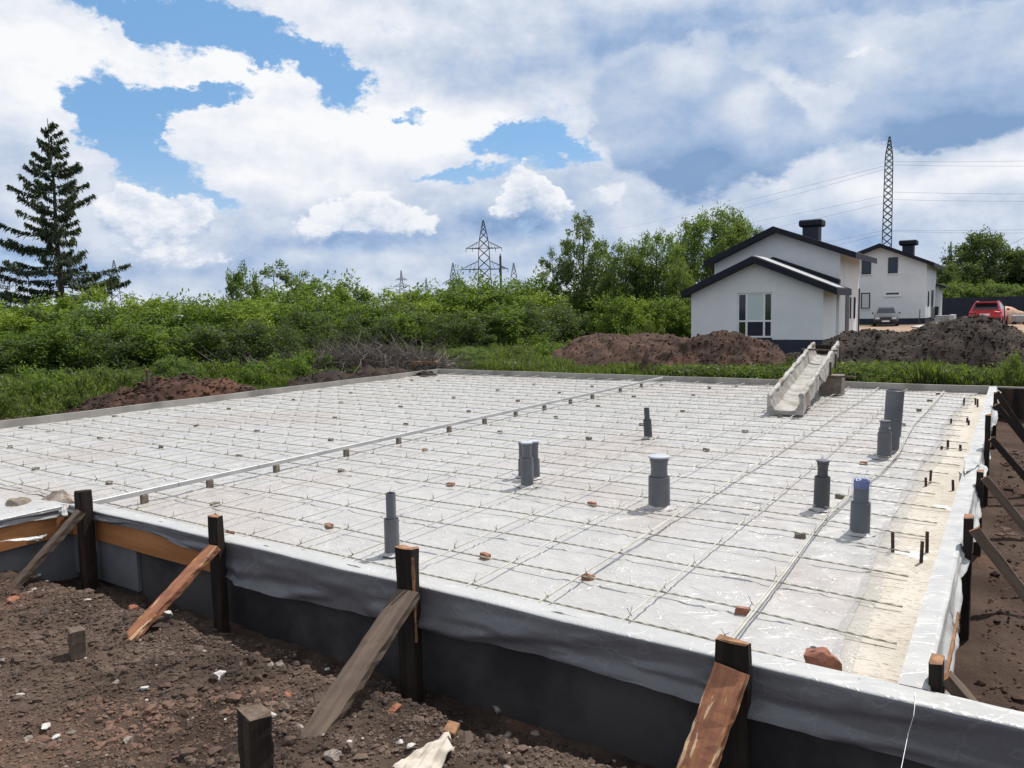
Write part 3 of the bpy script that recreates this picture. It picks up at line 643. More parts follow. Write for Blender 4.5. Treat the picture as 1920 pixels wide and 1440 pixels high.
# ------------------------------------------------------------------ rebar mesh
BZ = -.092
def rebars():
    t = thing('rebar_mesh', 'pale fibreglass rebar grid tied with wire over the plastic sheet', 'rebar mesh', (XL, YF, BZ))
    xs_ = [-1.66-.513*k for k in range(22)]; ys_ = [3.62, 4.09, 4.60, 5.12, 5.66, 6.12, 6.53, 7.02]+[7.5+.49*k for k in range(18)]
    xs_ = [x for x in xs_ if x > XL+.15]; ys_ = [y for y in ys_ if y < YB-.12]
    rg = random.Random(4)
    def bar(pts, r, mat, n=6): return MB().tube(pts, r, n).build('bar', mat, t, smooth=True)
    for k, x in enumerate(xs_):
        y0 = YF+.09+rg.uniform(0, .05); 
        if x < XI-.1: y0 = -1.5
        dx = rg.uniform(-.015, .015); N_ = 40
        bar([(x+dx+.008*math.sin(i*.8+k), y0+(YB-.1-y0)*i/N_, BZ+.009+.004*math.sin(i*.9+k)) for i in range(N_+1)], .0052, 'rebar_white')
    # the pair of bars on the right that bends outwards
    run = [(1352, 1228), (1373, 1200), (1465, 1083), (1508, 1024), (1549, 970), (1585, 937), (1617, 906), (1650, 884), (1679, 856), (1692, 838), (1699, 822), (1716, 792), (1740, 767), (1771, 733)]
    pp = [P(x, y, BZ+.012) for x, y in run]
    def cr(ps, m_=4):
        out = []
        for i in range(len(ps)-1):
            p0, p1, p2, p3 = ps[max(i-1, 0)], ps[i], ps[i+1], ps[min(i+2, len(ps)-1)]
            for j in range(m_):
                u = j/m_; out.append(.5*((2*p1)+(p2-p0)*u+(2*p0-5*p1+4*p2-p3)*u*u+(3*p1-p0-3*p2+p3)*u**3))
        return out+[ps[-1]]
    bar(cr(pp), .0055, 'rebar_white'); bar([p+Vector((-.016, 0, .001)) for p in cr(pp)], .0048, 'rebar_white')
    bar([(-2.19+.012+.0005*i, YF+.1+13*i/40, BZ+.012+.003*math.sin(i)) for i in range(41)], .005, 'rebar_white')
    for k, y in enumerate(ys_):
        xe = -.52+rg.uniform(-.05, .12) if y > 4 else -.47; dy = rg.uniform(-.02, .02); N_ = 44; sl = rg.uniform(-.05, .03)
        bar([(XL+.12+(xe-XL-.12)*i/N_, y+dy+sl*(i/N_-.8)+.01*math.sin(i*.6+k*2), BZ-.006+.004*math.sin(i*.7+k)+(-.03*max(0, i/N_-.93)/.07)) for i in range(N_+1)], .0058, 'rebar_glass')
    for j in range(9):                       # bars of the left wing
        y = 3.1-.5*j; bar([(XL+.12+(XI-.1-XL-.12)*i/12, y+.01*math.sin(i), BZ-.006) for i in range(13)], .0068, 'rebar_glass')
    ties = [(x, y) for x in xs_+[-1.15] for y in ys_+[3.1-.5*j for j in range(9)] if not (y < YF+.1 and x > XI-.1) and not (x > -1.3 and y > 8)]
    ties.sort(key=lambda q: q[0]**2+q[1]**2)
    ties = [q for q in ties if (lambda d: abs(d.dot(CR)/d.dot(CW))*F < 990 and d.dot(CW) > 0)(Vector((q[0], q[1], BZ))-EYE)]
    rest = MB()
    for k, (x, y) in enumerate(ties):
        m = MB() if k < 100 else rest; h = rg.uniform(.035, .075); ax, ay = rg.uniform(-.02, .02), rg.uniform(-.02, .02); R = .0013 if k < 100 else .0018
        m.tube([(x-.012, y-.008, BZ-.012), (x-.004, y+.012, BZ+.018), (x+.012, y-.006, BZ+.012), (x, y, BZ+.019), (x+ax*.5, y+ay*.5, BZ+h*.6), (x+ax, y+ay, BZ+h)], [R*1.6, R*1.6, R*1.6, R, R, R*.8], 4)
        if rg.random() < .25: m.tube([(x, y, BZ+.019), (x-ax*1.4, y+ay, BZ+h*.7)], R, 4)
        if k < 100: m.build('tie_wire', 'wire', t)
    o = rest.build('tie_wire', 'wire', t); tag(o, kind='stuff')
rebars()

# aluminium rule on blocks
def rail():
    a = Vector((XI-.02, 3.30, -.012)); b = Vector((XI-.02+.0, YB-.05, -.012))
    m = MB(); n = 14
    for i in range(n):
        p = a+(b-a)*(i/n); q = a+(b-a)*((i+1)/n); m.span((p.x-.02, p.y+.0015, p.z-.045), (q.x+.02, q.y-.0015*(i % 3 == 0), q.z), bev=.003)
    tag(m.build('screed_rail', 'aluminium', loc=tuple(a)), 'long straight aluminium rail on small blocks running away across the slab', 'rail')
    pos = [(245, 930), (369, 903), (492, 875), (625, 846), (723, 824), (820, 803), (885, 788), (946, 775), (1001, 763), (1051, 752), (1097, 743), (1146, 731), (1184, 722)]
    words = ['nearest', 'second nearest', 'third nearest', 'fourth nearest', 'fifth nearest', 'sixth nearest', 'seventh nearest', 'eighth nearest', 'ninth nearest', 'tenth nearest', 'third farthest', 'second farthest', 'farthest']
    for i, (px, py) in enumerate(pos):
        p = P(px, py, -.10); rz = random.uniform(-.3, .3)
        m = MB(); m.box((0, 0, .045), (.05, .06, .088), bev=.004); m.box((0, .0, .0892), (.034, .044, .004)); o = m.build('support_block', 'brick_grey', local=True)
        o.location = (XI-.02, p.y, -.148); o.rotation_euler.z = rz; tag(o, 'small grey block under the aluminium rail, %s of its row' % words[i], 'block', 'blocks under the aluminium rail')
rail()

# brick spacers
def spacers():
    L_ = [(1102, 1085, 'crumbled dark brick bit under a tie wire near the front edge', 0), (910, 1045, 'orange brick piece right of the second tallest front pipe near the third post', 0), (617, 988, 'flat brick piece between the second post and the leftmost pipe', 0),
          (1392, 1148, 'small brick piece beneath the rightmost long rebar near the fourth post', 0), (1500, 1006, 'brown brick piece left of the blue wrapped pipe', 1), (1110, 947, 'red brick piece left of the thick capped pipe', 0), (845, 910, 'red brick piece left of the clustered capped pipes', 0),
          (640, 884, 'grey brick piece below the aluminium rail left of centre', 1), (403, 947, 'mossy brick piece above the second post', 1), (430, 1003, 'pink brick chip touching the second post top', 0), (797, 845, 'brick piece just below the rail near the slab middle', 0), (938, 811, 'grey spacer brick above the clustered pipes', 1),
          (1104, 823, 'grey spacer brick left of the slim leaning pipe', 1), (1324, 845, 'grey spacer brick above the thick capped pipe', 1), (1397, 810, 'grey spacer brick between slim pipe and tall pipe', 1), (1462, 782, 'dark spacer brick at the foot of the chute', 1), (1619, 870, 'brick piece left of the paired tall pipes', 0), (1575, 932, 'brick piece beside the slim capped pipe', 1),
          (1280, 772, 'dark spacer brick left of the chute foot', 1), (1203, 797, 'dark spacer brick behind the slim leaning pipe', 1), (1743, 752, 'second farthest of the bricks behind the tall pipe', 1), (1723, 770, 'third farthest of the bricks behind the tall pipe', 1), (1692, 797, 'nearest of the bricks right of the tall pipe', 1), (1759, 739, 'farthest of the bricks behind the tall pipe', 1)]
    far = [(599, 734), (658, 737), (772, 713), (749, 725), (822, 714), (640, 755), (751, 763), (851, 746), (933, 732), (1001, 721), (1110, 725), (1049, 737), (971, 752), (879, 772), (628, 784), (761, 796), (620, 825), (1121, 762), (1188, 744), (1042, 783), (870, 708), (215, 781), (91, 809), (39, 803), (187, 823), (302, 839), (368, 798), (429, 767), (492, 747), (550, 750), (482, 809), (448, 856), (67, 880), (205, 906), (20, 838), (1300, 741), (1380, 724), (1240, 722), (1330, 728)]
    rg = random.Random(9); protos = []
    for s in range(6):
        v, f = rock_vf((0, 0, 0), (1, 1, 1), s+50, 1, .1); m = MB(); m.box((0, 0, .03), (.085, .052, .05), bev=.005); 
        vv = [Vector(x)+Vector((rg.uniform(-.005, .005), rg.uniform(-.005, .005), rg.uniform(-.004, .004))) for x in m.v]; m.v = vv
        protos.append((m, s))
    for i, (px, py, lab, g) in enumerate(L_+[(a, b, None, 1) for a, b in far]):
        m = protos[i % 6][0]; k = MB(); k.v = list(m.v); k.f = list(m.f); k.mi = list(m.mi); o = k.build('brick_piece', 'brick_grey' if g else 'brick', local=True)
        p = P(px, py, -.13); o.location = (p.x, p.y, -.146); o.rotation_euler.z = rg.uniform(-.5, .5); o.scale = (.85, .85, .8) if lab else (.8, .9, .75)
        if lab is None:
            side = 'left' if px < 560 else ('far middle' if py < 760 and px < 1150 else ('middle' if px < 1150 else 'far right'))
            lab = 'tiny dark spacer brick under the rebar in the %s of the slab' % side
        tag(o, lab, 'brick', 'brick spacers under the rebar mesh')
spacers()
# holed broken brick near the corner
def holed_brick():
    c = P(1527, 1262, -.135); t = thing('broken_brick', 'broken red brick with a round hole standing near the front right corner', 'brick', c)
    v, f = rock_vf((0, 0, .06), (.085, .065, .082), 77, 3, .1)
    v[:, 2] = np.clip(v[:, 2], 0.0, .125+v[:, 0]*.08)
    o = bpy.data.objects.new('brick_body', np_mesh('brick_body', v, f, 'brick')); link(o, t)
    v, f = rock_vf((.085, .01, .05), (.035, .05, .062), 78, 3, .1); v[:, 2] = np.clip(v[:, 2], 0, .115); o = bpy.data.objects.new('chip', np_mesh('chip', v, f, 'brick')); link(o, t)
    m = MB(); m.lathe([(.0, .1255), (.013, .1262), (.014, .126)], (-.005, -.01, 0), 14, caps=False); m.build('hole', 'plastic_black', t, local=True)  # flat black disc paints the dark of the hole, no recess is cut
holed_brick()

# ------------------------------------------------------------------ pipes
def pipe(px, py, w1, h1, w2, h2, label, lean=(0, 0), cap=None, flare=False, mat='pipe', extra=None):
    """w/h in photo pixels: sleeve then inner pipe"""
    c = P(px, py, -.135); k = F/(c-EYE).length; r1, r2 = w1/2/k, w2/2/k; H1, H2 = h1/k, h2/k
    c = c+Vector((0, r1*.9, 0)); t = thing('drain_pipe', label, 'pipe', (c.x, c.y, -.15), 'drain pipes rising out of the slab')
    t.rotation_euler = (lean[1], lean[0], 0)
    H1 += .015; th = r1*.10
    m = MB(); m.lathe([(r1*1.0, -.05), (r1*1.02, 0), (r1, H1-.01), (r1, H1), (r1-th, H1), (r1-th, H1*.6)], n=28, caps=False); m.build('sleeve', mat, t, smooth=True, local=True)
    z0 = H1*.7; z1 = H1+H2
    if flare: prof = [(r2*.97, z0), (r2*.97, H1+.005), (r2*.93, H1+H2*.4), (r2*1.0, z1-.035), (r2*1.08, z1-.03), (r2*1.08, z1-.004), (r2*.98, z1), (r2*.9, z1-.002)]
    else: prof = [(r2, z0), (r2, z1-.002), (r2*.97, z1), (r2*.88, z1), (r2*.86, z1-.12)]
    m = MB(); m.lathe(prof, n=28, caps=False); m.build('inner_pipe', mat, t, smooth=True, local=True)
    if cap:
        m = MB(); q = r2*(1.10 if flare else 1.06); m.lathe([(q*.86, z1-.004), (q*1.12, z1-.004), (q*1.14, z1+.002), (q*1.1, z1+.009), (q*.7, z1+.012), (.001, z1+.013)], n=28, caps=False); m.build('cap', cap, t, smooth=True, local=True)
    if extra: extra(t, r1, r2, H1, z1)
    # crumpled film collar round the foot
    m = MB(); n = 20; rg = random.Random(int(px)); vs = []; 
    for j, (rr, zz) in enumerate(((r1*1.01, .035), (r1*1.15, .020), (r1*1.6, .017))):
        for a in range(n): vs.append((rr*(1+rg.uniform(-.04, .12)*j)*math.cos(a*2*math.pi/n), rr*(1+rg.uniform(-.04, .12)*j)*math.sin(a*2*math.pi/n), zz+rg.uniform(-.004, .006)))
    m.add(vs, [(j*n+a, j*n+(a+1) % n, (j+1)*n+(a+1) % n, (j+1)*n+a) for j in range(2) for a in range(n)]); m.build('film_collar', 'film', t, smooth=True, local=True)
    return t
pipe(727, 1042, 27, 66, 18, 47, 'slim open grey drain pipe, nearest the front formwork left of the third post', (.01, .0))
pipe(976, 896, 15, 34, 12, 30, 'grey capped drain pipe half hidden behind the left side of the pipe cluster', cap='pipe')
pipe(997, 898, 21, 36, 17, 33, 'grey capped drain pipe at the back right of the pipe cluster', cap='cap_pale', flare=True)
pipe(983, 914, 24, 54, 18, 28, 'front capped grey drain pipe of the pipe cluster left of centre', cap='cap_pale', flare=True)
pipe(1229, 954, 39, 57, 32, 36, 'thickest grey drain pipe with white cap in the slab middle', cap='cap_pale', flare=True)
pipe(1213, 823, 15, 36, 10, 21, 'small dark drain pipe leaning left beyond the thick capped one', (-.06, .0), mat='pipe_dark')
pipe(1537, 957, 26, 57, 18, 27, 'dark grey capped drain pipe left of the blue wrapped one', (.02, 0), cap='pipe', flare=True, mat='pipe_dark')
def bagged(t, r1, r2, H1, z1):
    m = MB(); n = 26; prof = [(r1*1.1, .03), (r1*1.10, H1*.5), (r1*1.06, H1), (r2*1.20, H1+.02), (r2*1.3, z1-.02), (r2*1.35, z1+.015), (r2*1.1, z1+.03), (r2*.8, z1+.015)]; rg = random.Random(3); vs = []
    for (r, z) in prof:
        for a in range(n): q = r*(1+rg.uniform(-.05, .07)); vs.append((q*math.cos(a*2*math.pi/n), q*math.sin(a*2*math.pi/n), z+rg.uniform(-.004, .004)))
    m.add(vs, [(j*n+a, j*n+(a+1) % n, (j+1)*n+(a+1) % n, (j+1)*n+a) for j in range(len(prof)-1) for a in range(n)]); m.build('clear_bag', 'film_clear', t, smooth=True, local=True)
    m = MB(); vs = []; prof = [(r2*1.03, z1-.045), (r2*1.06, z1-.01), (r2*1.03, z1+.010), (r2*.8, z1+.006), (r2*.55, z1-.02), (.002, z1-.03)]
    for (r, z) in prof:
        for a in range(n): q = r*(1+rg.uniform(-.05, .05)); vs.append((q*math.cos(a*2*math.pi/n), q*math.sin(a*2*math.pi/n), z+rg.uniform(-.005, .005)))
    m.add(vs, [(j*n+a, j*n+(a+1) % n, (j+1)*n+(a+1) % n, (j+1)*n+a) for j in range(len(prof)-1) for a in range(n)]); m.build('blue_wrap', 'blue_film', t, smooth=True, local=True)
pipe(1609, 1004, 31, 54, 24, 36, 'dark drain pipe with blue plastic stuffed in its top inside a clear bag', (.015, 0), mat='pipe_dark', extra=bagged)
def side_collar(t, r1, r2, H1, z1):
    m = MB(); m.lathe([(r2*.9, H1-.01), (r2*1.25, H1-.008), (r2*1.25, H1+.05), (r2*1.0, H1+.055)], n=24, caps=False); m.build('collar', 'pipe', t, smooth=True, local=True)
pipe(1668, 848, 25, 38, 28, 66, 'tallest wide grey drain pipe, leaning right, beside a shorter one', (.045, 0), mat='pipe')
pipe(1656, 861, 22, 44, 15, 19, 'short grey drain pipe standing just in front of the tallest pipe', mat='pipe', extra=side_collar, cap='pipe')

# steel starter pins
PINS = [(1807, 748, 761), (1829, 748, 759), (1833, 750, 763), (1783, 786, 795), (1813, 784, 792), (1816, 789, 797), (1777, 827, 842), (1765, 837, 844), (1801, 835, 845), (1744, 884, 906), (1736, 897, 912), (1787, 902, 920), (1674, 1001, 1036), (1738, 1001, 1036), (1727, 1019, 1055)]
plab = {12: 'nearest left rusty steel pin on the bare chipboard below the blue wrapped pipe', 14: 'rusty steel pin nearest the camera on the chipboard strip', 13: 'rusty steel pin just behind the nearest one by the right formwork', 9: 'taller rusty pin of the close pair in the second group', 10: 'shorter rusty pin of the close pair in the second group', 11: 'single rusty pin of the second group beside the right formwork',
        6: 'tallest rusty pin of the third group from the camera', 7: 'shortest rusty pin of the third group from the camera', 8: 'right hand rusty pin of the third group from the camera', 3: 'single left rusty pin of the fourth group', 4: 'rear rusty pin of the fourth group by the formwork', 5: 'front rusty pin of the fourth group by the formwork', 0: 'single left rusty pin of the farthest group', 1: 'rear rusty pin of the farthest group by the formwork', 2: 'front rusty pin of the farthest group by the formwork'}
for i, (x, y0, y1) in enumerate(PINS):
    c = P(x, y1, -.15); k = F/(c-EYE).length; h = (y1-y0)/k*1.0; r = .0105 if i > 8 else .013
    m = MB(); nn = 9; ly = random.uniform(-.006, .006); m.tube([(ly*j/nn*1.0, 0, h*j/nn) for j in range(nn+1)], [r*(1+.1*(j % 2)) for j in range(nn+1)], 8)
    o = m.build('steel_pin', 'steel_rust', local=True); o.location = (c.x, c.y, -.152); tag(o, plab[i], 'steel pin', 'steel pins on the chipboard strip')

# ------------------------------------------------------------------ posts and braces
def post(px, py_top, wpx, Y, thick, label, seed, mat='wood_dark', zb=-.75, tilt=0.0, round_=False):
    tp = PY(px, py_top, Y-thick/2); w = wpx/F*(tp-EYE).dot(CW)
    o = plank('formwork_post', (tp.x+tilt, Y-thick/2-.028, zb), (tp.x, Y-thick/2-.028, tp.z), w, thick, [mat, 'wood_dark' if round_ else 'wood_end'], up=(0, 1, 0), rough=.005, seed=seed); return tag(o, label, 'post', 'posts holding the formwork')
post(162, 919, 23, YF-.0, .10, 'weathered dark post at the inner corner, leftmost of the front posts', 1, round_=True)
post(410, 965, 27, YF, .06, 'second dark front post with orange cut top, above a red brace', 2)
post(769, 1024, 41, YF, .07, 'third dark front post with split orange edge in the frame middle', 3)
post(1378, 1196, 62, YF, .05, 'wide dark front post nearest the camera above the orange brace', 4)
def brace(a, b, w, t, label, seed, mat='wood_grey', up=(0, 0, 1)):
    o = plank('brace', b, a, w, t, [mat, 'wood_end'], up=up, rough=.005, seed=seed, seg=16); return tag(o, label, 'brace', 'braces propping the formwork posts')
brace(PY(151, 960, YF-.16), P(8, 1122, -.50), .10, .045, 'grey brown plank brace leaning on the leftmost front post', 11)
brace(PY(402, 1026, YF-.12), P(236, 1205, -.43), .105, .04, 'reddish plank brace leaning on the second front post', 12, 'wood_flaked')
brace(PY(766, 1112, YF-.13), P(578, 1398, -.45), .14, .05, 'broad soil coated plank brace leaning on the third front post', 13)
brace(PY(1372, 1256, YF-.10), P(1275, 1530, -.45), .145, .045, 'splintered orange brace with flaking bark below the nearest front post', 14, 'wood_flaked')
m = MB()                                      # split strip on post C
c3 = PY(778, 1050, YF-.09)
tag(plank('wood_strip', (c3.x, c3.y-.012, -.28), (c3.x-.004, c3.y-.012, .20), .012, .010, ['wood_end', 'wood_end'], up=(0, 1, 0), seed=40), 'narrow orange split strip along the face of the third front post', 'wood strip')
# stakes in the soil
def stake(px, ytop, ybase, w, label, seed, mat, zs=-.42):
    b = P(px, ybase, zs); k = F/(b-EYE).length; H = (ybase-ytop)/k*.98; W = w/k
    o = plank('stake', (b.x, b.y, zs-.12), (b.x+.01, b.y, zs+H), W, W*.75, [mat, 'wood_grey'], up=(0.3, 1, 0), rough=.006, seed=seed); return tag(o, label, 'stake', 'wooden stakes driven in the soil')
stake(146, 1187, 1238, 28, 'short pale brown stake stump in the loose soil at left', 21, 'wood_grey')
stake(482, 1345, 1470, 50, 'black charred stake with pale top at the bottom of the frame', 22, 'wood_dark', -.44)
b_ = P(293, 762, -.3); 
tag(plank('stake', (b_.x-.25, b_.y, -.6), (b_.x-.25, b_.y, PD(290, 693, (b_-EYE).length).z), .09, .04, ['wood_grey', 'wood_end'], up=(0, 1, 0), seed=23), 'slim wooden stake in front of the dug earth at left', 'stake', 'wooden stakes driven in the soil')
# right hand posts: (px, ytop, label)
RP = [(1757, 1236, .06, 'nearest post outside the right formwork with pale cut top'), (1817, 968, .09, 'second nearest post outside the right formwork'), (1838, 883, .08, 'third nearest post outside the right formwork beside the torn plastic'), (1853, 778, .07, 'tall thin board post on the right formwork beyond the torn plastic'), (1866, 757, .08, 'second farthest post outside the right formwork'), (1867, 735, .08, 'farthest post outside the right formwork')]
RB = [((1772, 1268), 0.62, 'nearest brace right of the formwork corner with orange sawn end'), ((1826, 992), .72, 'second nearest brace sloping down from the right formwork'), ((1845, 895), .72, 'third nearest brace sloping down from the right formwork'), ((1859, 822), .72, 'fourth nearest brace sloping down from the right formwork'), ((1868, 758), .72, 'second farthest brace sloping from the right formwork'), ((1868, 735), .72, 'farthest brace sloping from the right formwork by the far corner')]
for i, (px, yt, th, lab) in enumerate(RP):
    tp = PX(px, yt, XR+.045) if i else PY(px, yt, YF+.22); xp = tp.x
    tag(plank('formwork_post', (xp, tp.y, -.85), (xp, tp.y, tp.z), .12 if i else .10, .05, ['wood_dark', 'wood_end'], up=(1, 0, 0), seed=50+i, rough=.004), lab, 'post', 'posts holding the formwork')
for i, ((px, py), ln, lab) in enumerate(RB):
    tp = PX(px, py, XR+.10) if i else PY(px, py, YF+.25)
    ft = tp+Vector((ln, 0 if i else .0, -(.62+tp.z+.0)))
    o = plank('brace', ft, tp, .035 if i else .07, .055 if i else .05, ['wood_grey' if i in (0, 1, 2) else 'wood_dark', 'wood_end'], up=(0, 0, 1), seed=60+i, seg=12); tag(o, lab, 'brace', 'braces propping the formwork posts')
sp1, sp2 = PY(1797, 1152, YF+.75), PY(1769, 1285, YF+.30)
tag(plank('wood_strip', sp2+Vector((0, 0, -.02)), sp1, .03, .012, ['wood_end', 'wood_end'], up=(1, 0, 0), seed=71, rough=.004), 'ragged orange splintered lath beside the nearest right post', 'wood strip')
a = P(1715, 1326, .012); tag(MB().tube([a+Vector((-.01, .12, .004)), a, a+Vector((.0, -.03, -.02)), PY(1703, 1375, YF-.10), PY(1688, 1450, YF-.35)], .0012, 5).build('string_line', 'cord'), 'thin white string hanging from the front right formwork corner', 'string')

# wood bits and rubble
m = MB(); m.box((0, 0, .02), (.06, .075, .035), bev=.004); o = m.build('wood_offcut', 'wood_end', local=True); o.location = P(846, 1374, -.42); o.rotation_euler = (.2, .15, .3); tag(o, 'small pale orange wood offcut on the soil edge', 'wood offcut')
SOILROCKS = [(412, 1266, .05, 'stone_pale', 'flat pale greenish stone near the middle of the soil'), (315, 1152, .045, 'stone_pale', 'cream stone at the foot of the reddish brace'), (164, 1126, .03, 'stone_pale', 'flat whitish stone behind the short stake'), (248, 1140, .04, 'stone_red', 'red brick lump left of the reddish brace foot'), (613, 1254, .022, 'stone_pale', 'white pebble left of the broad brace'), (505, 1340, .035, 'stone_pale', 'pale flat stone right of the black stake'), (420, 1350, .02, 'stone_pale', 'white pebble left of the black stake top'),
             (935, 1328, .055, 'stone_grey', 'left of two grey lumps in the shaded trench'), (978, 1322, .05, 'stone_grey', 'right of two grey lumps in the shaded trench'), (952, 1376, .025, 'stone_grey', 'grey pebble below the trench lumps'), (1005, 1374, .03, 'stone_grey', 'dark stone at the soil edge under the trench lumps'), (655, 1392, .022, 'stone_pale', 'white stone at the foot of the broad brace'), (272, 1290, .03, 'stone_pale', 'pale embedded stone in the middle left soil'), (215, 1280, .03, 'stone_grey', 'brown grey clod below the short stake'),
             (55, 1385, .03, 'stone_grey', 'grey lump in the bottom left corner'), (105, 1380, .022, 'stone_pale', 'white pebble in the bottom left soil'), (85, 1360, .03, 'stone_pale', 'pale flat chip in the bottom left soil'), (38, 1302, .025, 'stone_pale', 'pale chip at the left frame edge'), (25, 1125, .05, 'stone_red', 'reddish stone by the foot of the leftmost brace'), (72, 1078, .03, 'stone_pale', 'pale stone in the shade behind the leftmost brace'), (770, 1398, .025, 'stone_pale', 'left of two pale pebbles by the crumpled scrap'), (750, 1390, .022, 'stone_pale', 'right of two pale pebbles by the crumpled scrap'), (275, 1312, .016, 'stone_pale', 'tiny white pebble left of soil centre'),
             (540, 1300, .03, 'stone_red', 'rust red lump beside the broad brace'), (740, 1330, .045, 'stone_red', 'rusty orange clod right of the broad brace'), (620, 1420, .05, 'stone_grey', 'rounded brown lump under the broad brace foot')]
for i, (x, y, s, mt, lab) in enumerate(SOILROCKS):
    p = P(x, y, -.43); 
    for _ in range(2): p = P(x, y, tz(p.x, p.y)+.01)
    rock('stone', (p.x, p.y, p.z-.01), (s, s*.75, s*.5), mt, 100+i, 3, lab, 'stone', 'stones lying in the loose soil')
p = P(68, 945, -.02); rock('stone', (p.x-.10, p.y-.1, -.14), (.16, .13, .12), 'brick_grey', 201, 3, 'brown broken stone on the slab behind the left corner', 'stone'); p = P(105, 943, -.05); rock('stone', (p.x, p.y, -.14), (.18, .14, .13), 'stone_grey', 202, 3, 'grey crumbly stone on the slab behind the left corner', 'stone')
def scrap():
    n = 18; c = P(800, 1430, -.40); ax = (P(745, 1440, -.40)-c); vs = []; fs = []
    cs = [P(735, 1448, -.40), P(838, 1384, -.41), P(848, 1425, -.40), P(800, 1475, -.40)]
    for i in range(n+1):
        for j in range(n+1):
            u, v = i/n, j/n; q = cs[0]*(1-u)*(1-v)+cs[1]*u*(1-v)+cs[2]*u*v+cs[3]*(1-u)*v
            fold = .012*math.sin((u*.3+v)*22)*math.exp(-u*.5)+.02*float(vnoise(np.array([u*3.]), np.array([v*4.]), .6, 5)); q = Vector((q.x, q.y, tz(q.x, q.y)+.035+fold)); q.x += .02*math.sin(v*9)*u; vs.append(q)
    for i in range(n):
        for j in range(n): fs.append((i*(n+1)+j, i*(n+1)+j+1, (i+1)*(n+1)+j+1, (i+1)*(n+1)+j))
    o = bpy.data.objects.new('crumpled_sheet', np_mesh('crumpled_sheet', [tuple(v-c) for v in vs], fs, 'paper', True)); o.location = c; link(o); tag(o, 'dirty cream crumpled sheet scrap lying on the soil at the bottom', 'sheet scrap')
noisy('paper', (.40, .35, .29), (.50, .45, .39), 6, .7, .5, 20, .01)
scrap()

# ------------------------------------------------------------------ concrete chute
def chute():
    lo = P(1472, 772, -.06); hi = EYE+ray(1548, 664)*((YB+.55)/ray(1548, 664).y)
    t = thing('concrete_chute', 'crusty whitish concrete chute sloping on to the slab from a block stand', 'chute', (lo.x, lo.y, -.14))
    d = (hi-lo); ln = d.length; d.normalize(); sx = Vector((0, 0, 1)).cross(d).normalized(); sx = -sx if sx.x < 0 else sx; up = sx.cross(d); up = up if up.z > 0 else -up
    def ring(s, w, h, th, seed):
        o = []
        for (a, b_) in ((-w, h), (-w-th, h-.01), (-w-th, -.03), (-w*.5, -.045), (w*.5, -.045), (w+th, -.03), (w+th, h-.01), (w, h), (w-.012, h*.55), (w-.05, .03), (w*.4, .008), (-w*.4, .008), (-w+.05, .03), (-w+.012, h*.55)):
            rg = random.Random(hash((seed, len(o))) & 0xffff); j = .011
            o.append(lo+d*s+sx*(a+rg.uniform(-j, j))+up*(b_+rg.uniform(-j, j)))
        return o
    n = 46; vs = []; fs = []; half = .21
    for i in range(n+1):
        s = ln*i/n; hh = .235+.02*math.sin(i*.7)+.015*math.sin(i*1.9); vs += ring(s, half, hh, .045+.012*math.sin(i*1.3), i)
    k = 14
    for i in range(n):
        for j in range(k): fs.append((i*k+j, i*k+(j+1) % k, (i+1)*k+(j+1) % k, (i+1)*k+j))
    m = MB(); m.add(vs, fs+[tuple(range(k)), tuple(n*k+j for j in range(k))]); o = m.build('trough', 'crust', t, smooth=True)
    for sgn in (-1, 1):                       # rounded crusty rims draped over the sides
        m = MB(); m.tube([lo+d*(ln*i/40)+sx*sgn*(half+.02)+up*(.24+.012*math.sin(i*1.1+sgn)) for i in range(41)], [.036+.008*math.sin(i*1.7+sgn) for i in range(41)], 9); m.build('rim', 'crust', t, smooth=True)
    m = MB(); c = lo+d*ln*.80+up*.26; m.box(c, (.66, .05, .03), rot=Matrix.Rotation(.04, 3, 'Y')); m.build('crossbar', 'wood_grey', t)
    m = MB(); c = lo+d*ln*.99+up*.10; m.box(c, (.42, .03, .20)); m.build('end_board', 'wood_dark', t)
    for s_, z_ in ((.63, .30), (.80, .30), (.96, .34)):
        m = MB(); c = lo+d*ln*s_+sx*(half+.085)+up*.03; m.box(c, (.035, .05, z_)); m.build('strut', 'wood_grey', t)
    m = MB(); c = lo+d*ln*.60+sx*(half+.05); rg = random.Random(2)
    pts = [lo+d*ln*.36+sx*(half+.055)+up*.20, lo+d*ln*.62+sx*(half+.055)+up*.22, lo+d*ln*.60+sx*(half+.06)+up*.0, lo+d*ln*.50+sx*(half+.06)-up*.06, lo+d*ln*.42+sx*(half+.06)+up*.06]
    m.prism(pts, sx*.01); m.build('torn_liner', 'crust', t)
    b = P(1560, 742, -.14)
    st = thing('chute_stand', 'brown block stand under the raised end of the concrete chute', 'stand', (b.x, b.y, -.14))
    top = (lo+d*((b.y-lo.y)/d.y)).z-.06
    m = MB(); m.span((b.x-.24, b.y-.0, -.145), (b.x+.16, b.y+.35, top), bev=.01); m.build('block', 'brick_grey', st)
    m = MB(); m.span((b.x-.30, b.y-.05, top-.028), (b.x+.40, b.y+.0-.003, top)); m.build('ledge', 'wood_grey', st)
chute()

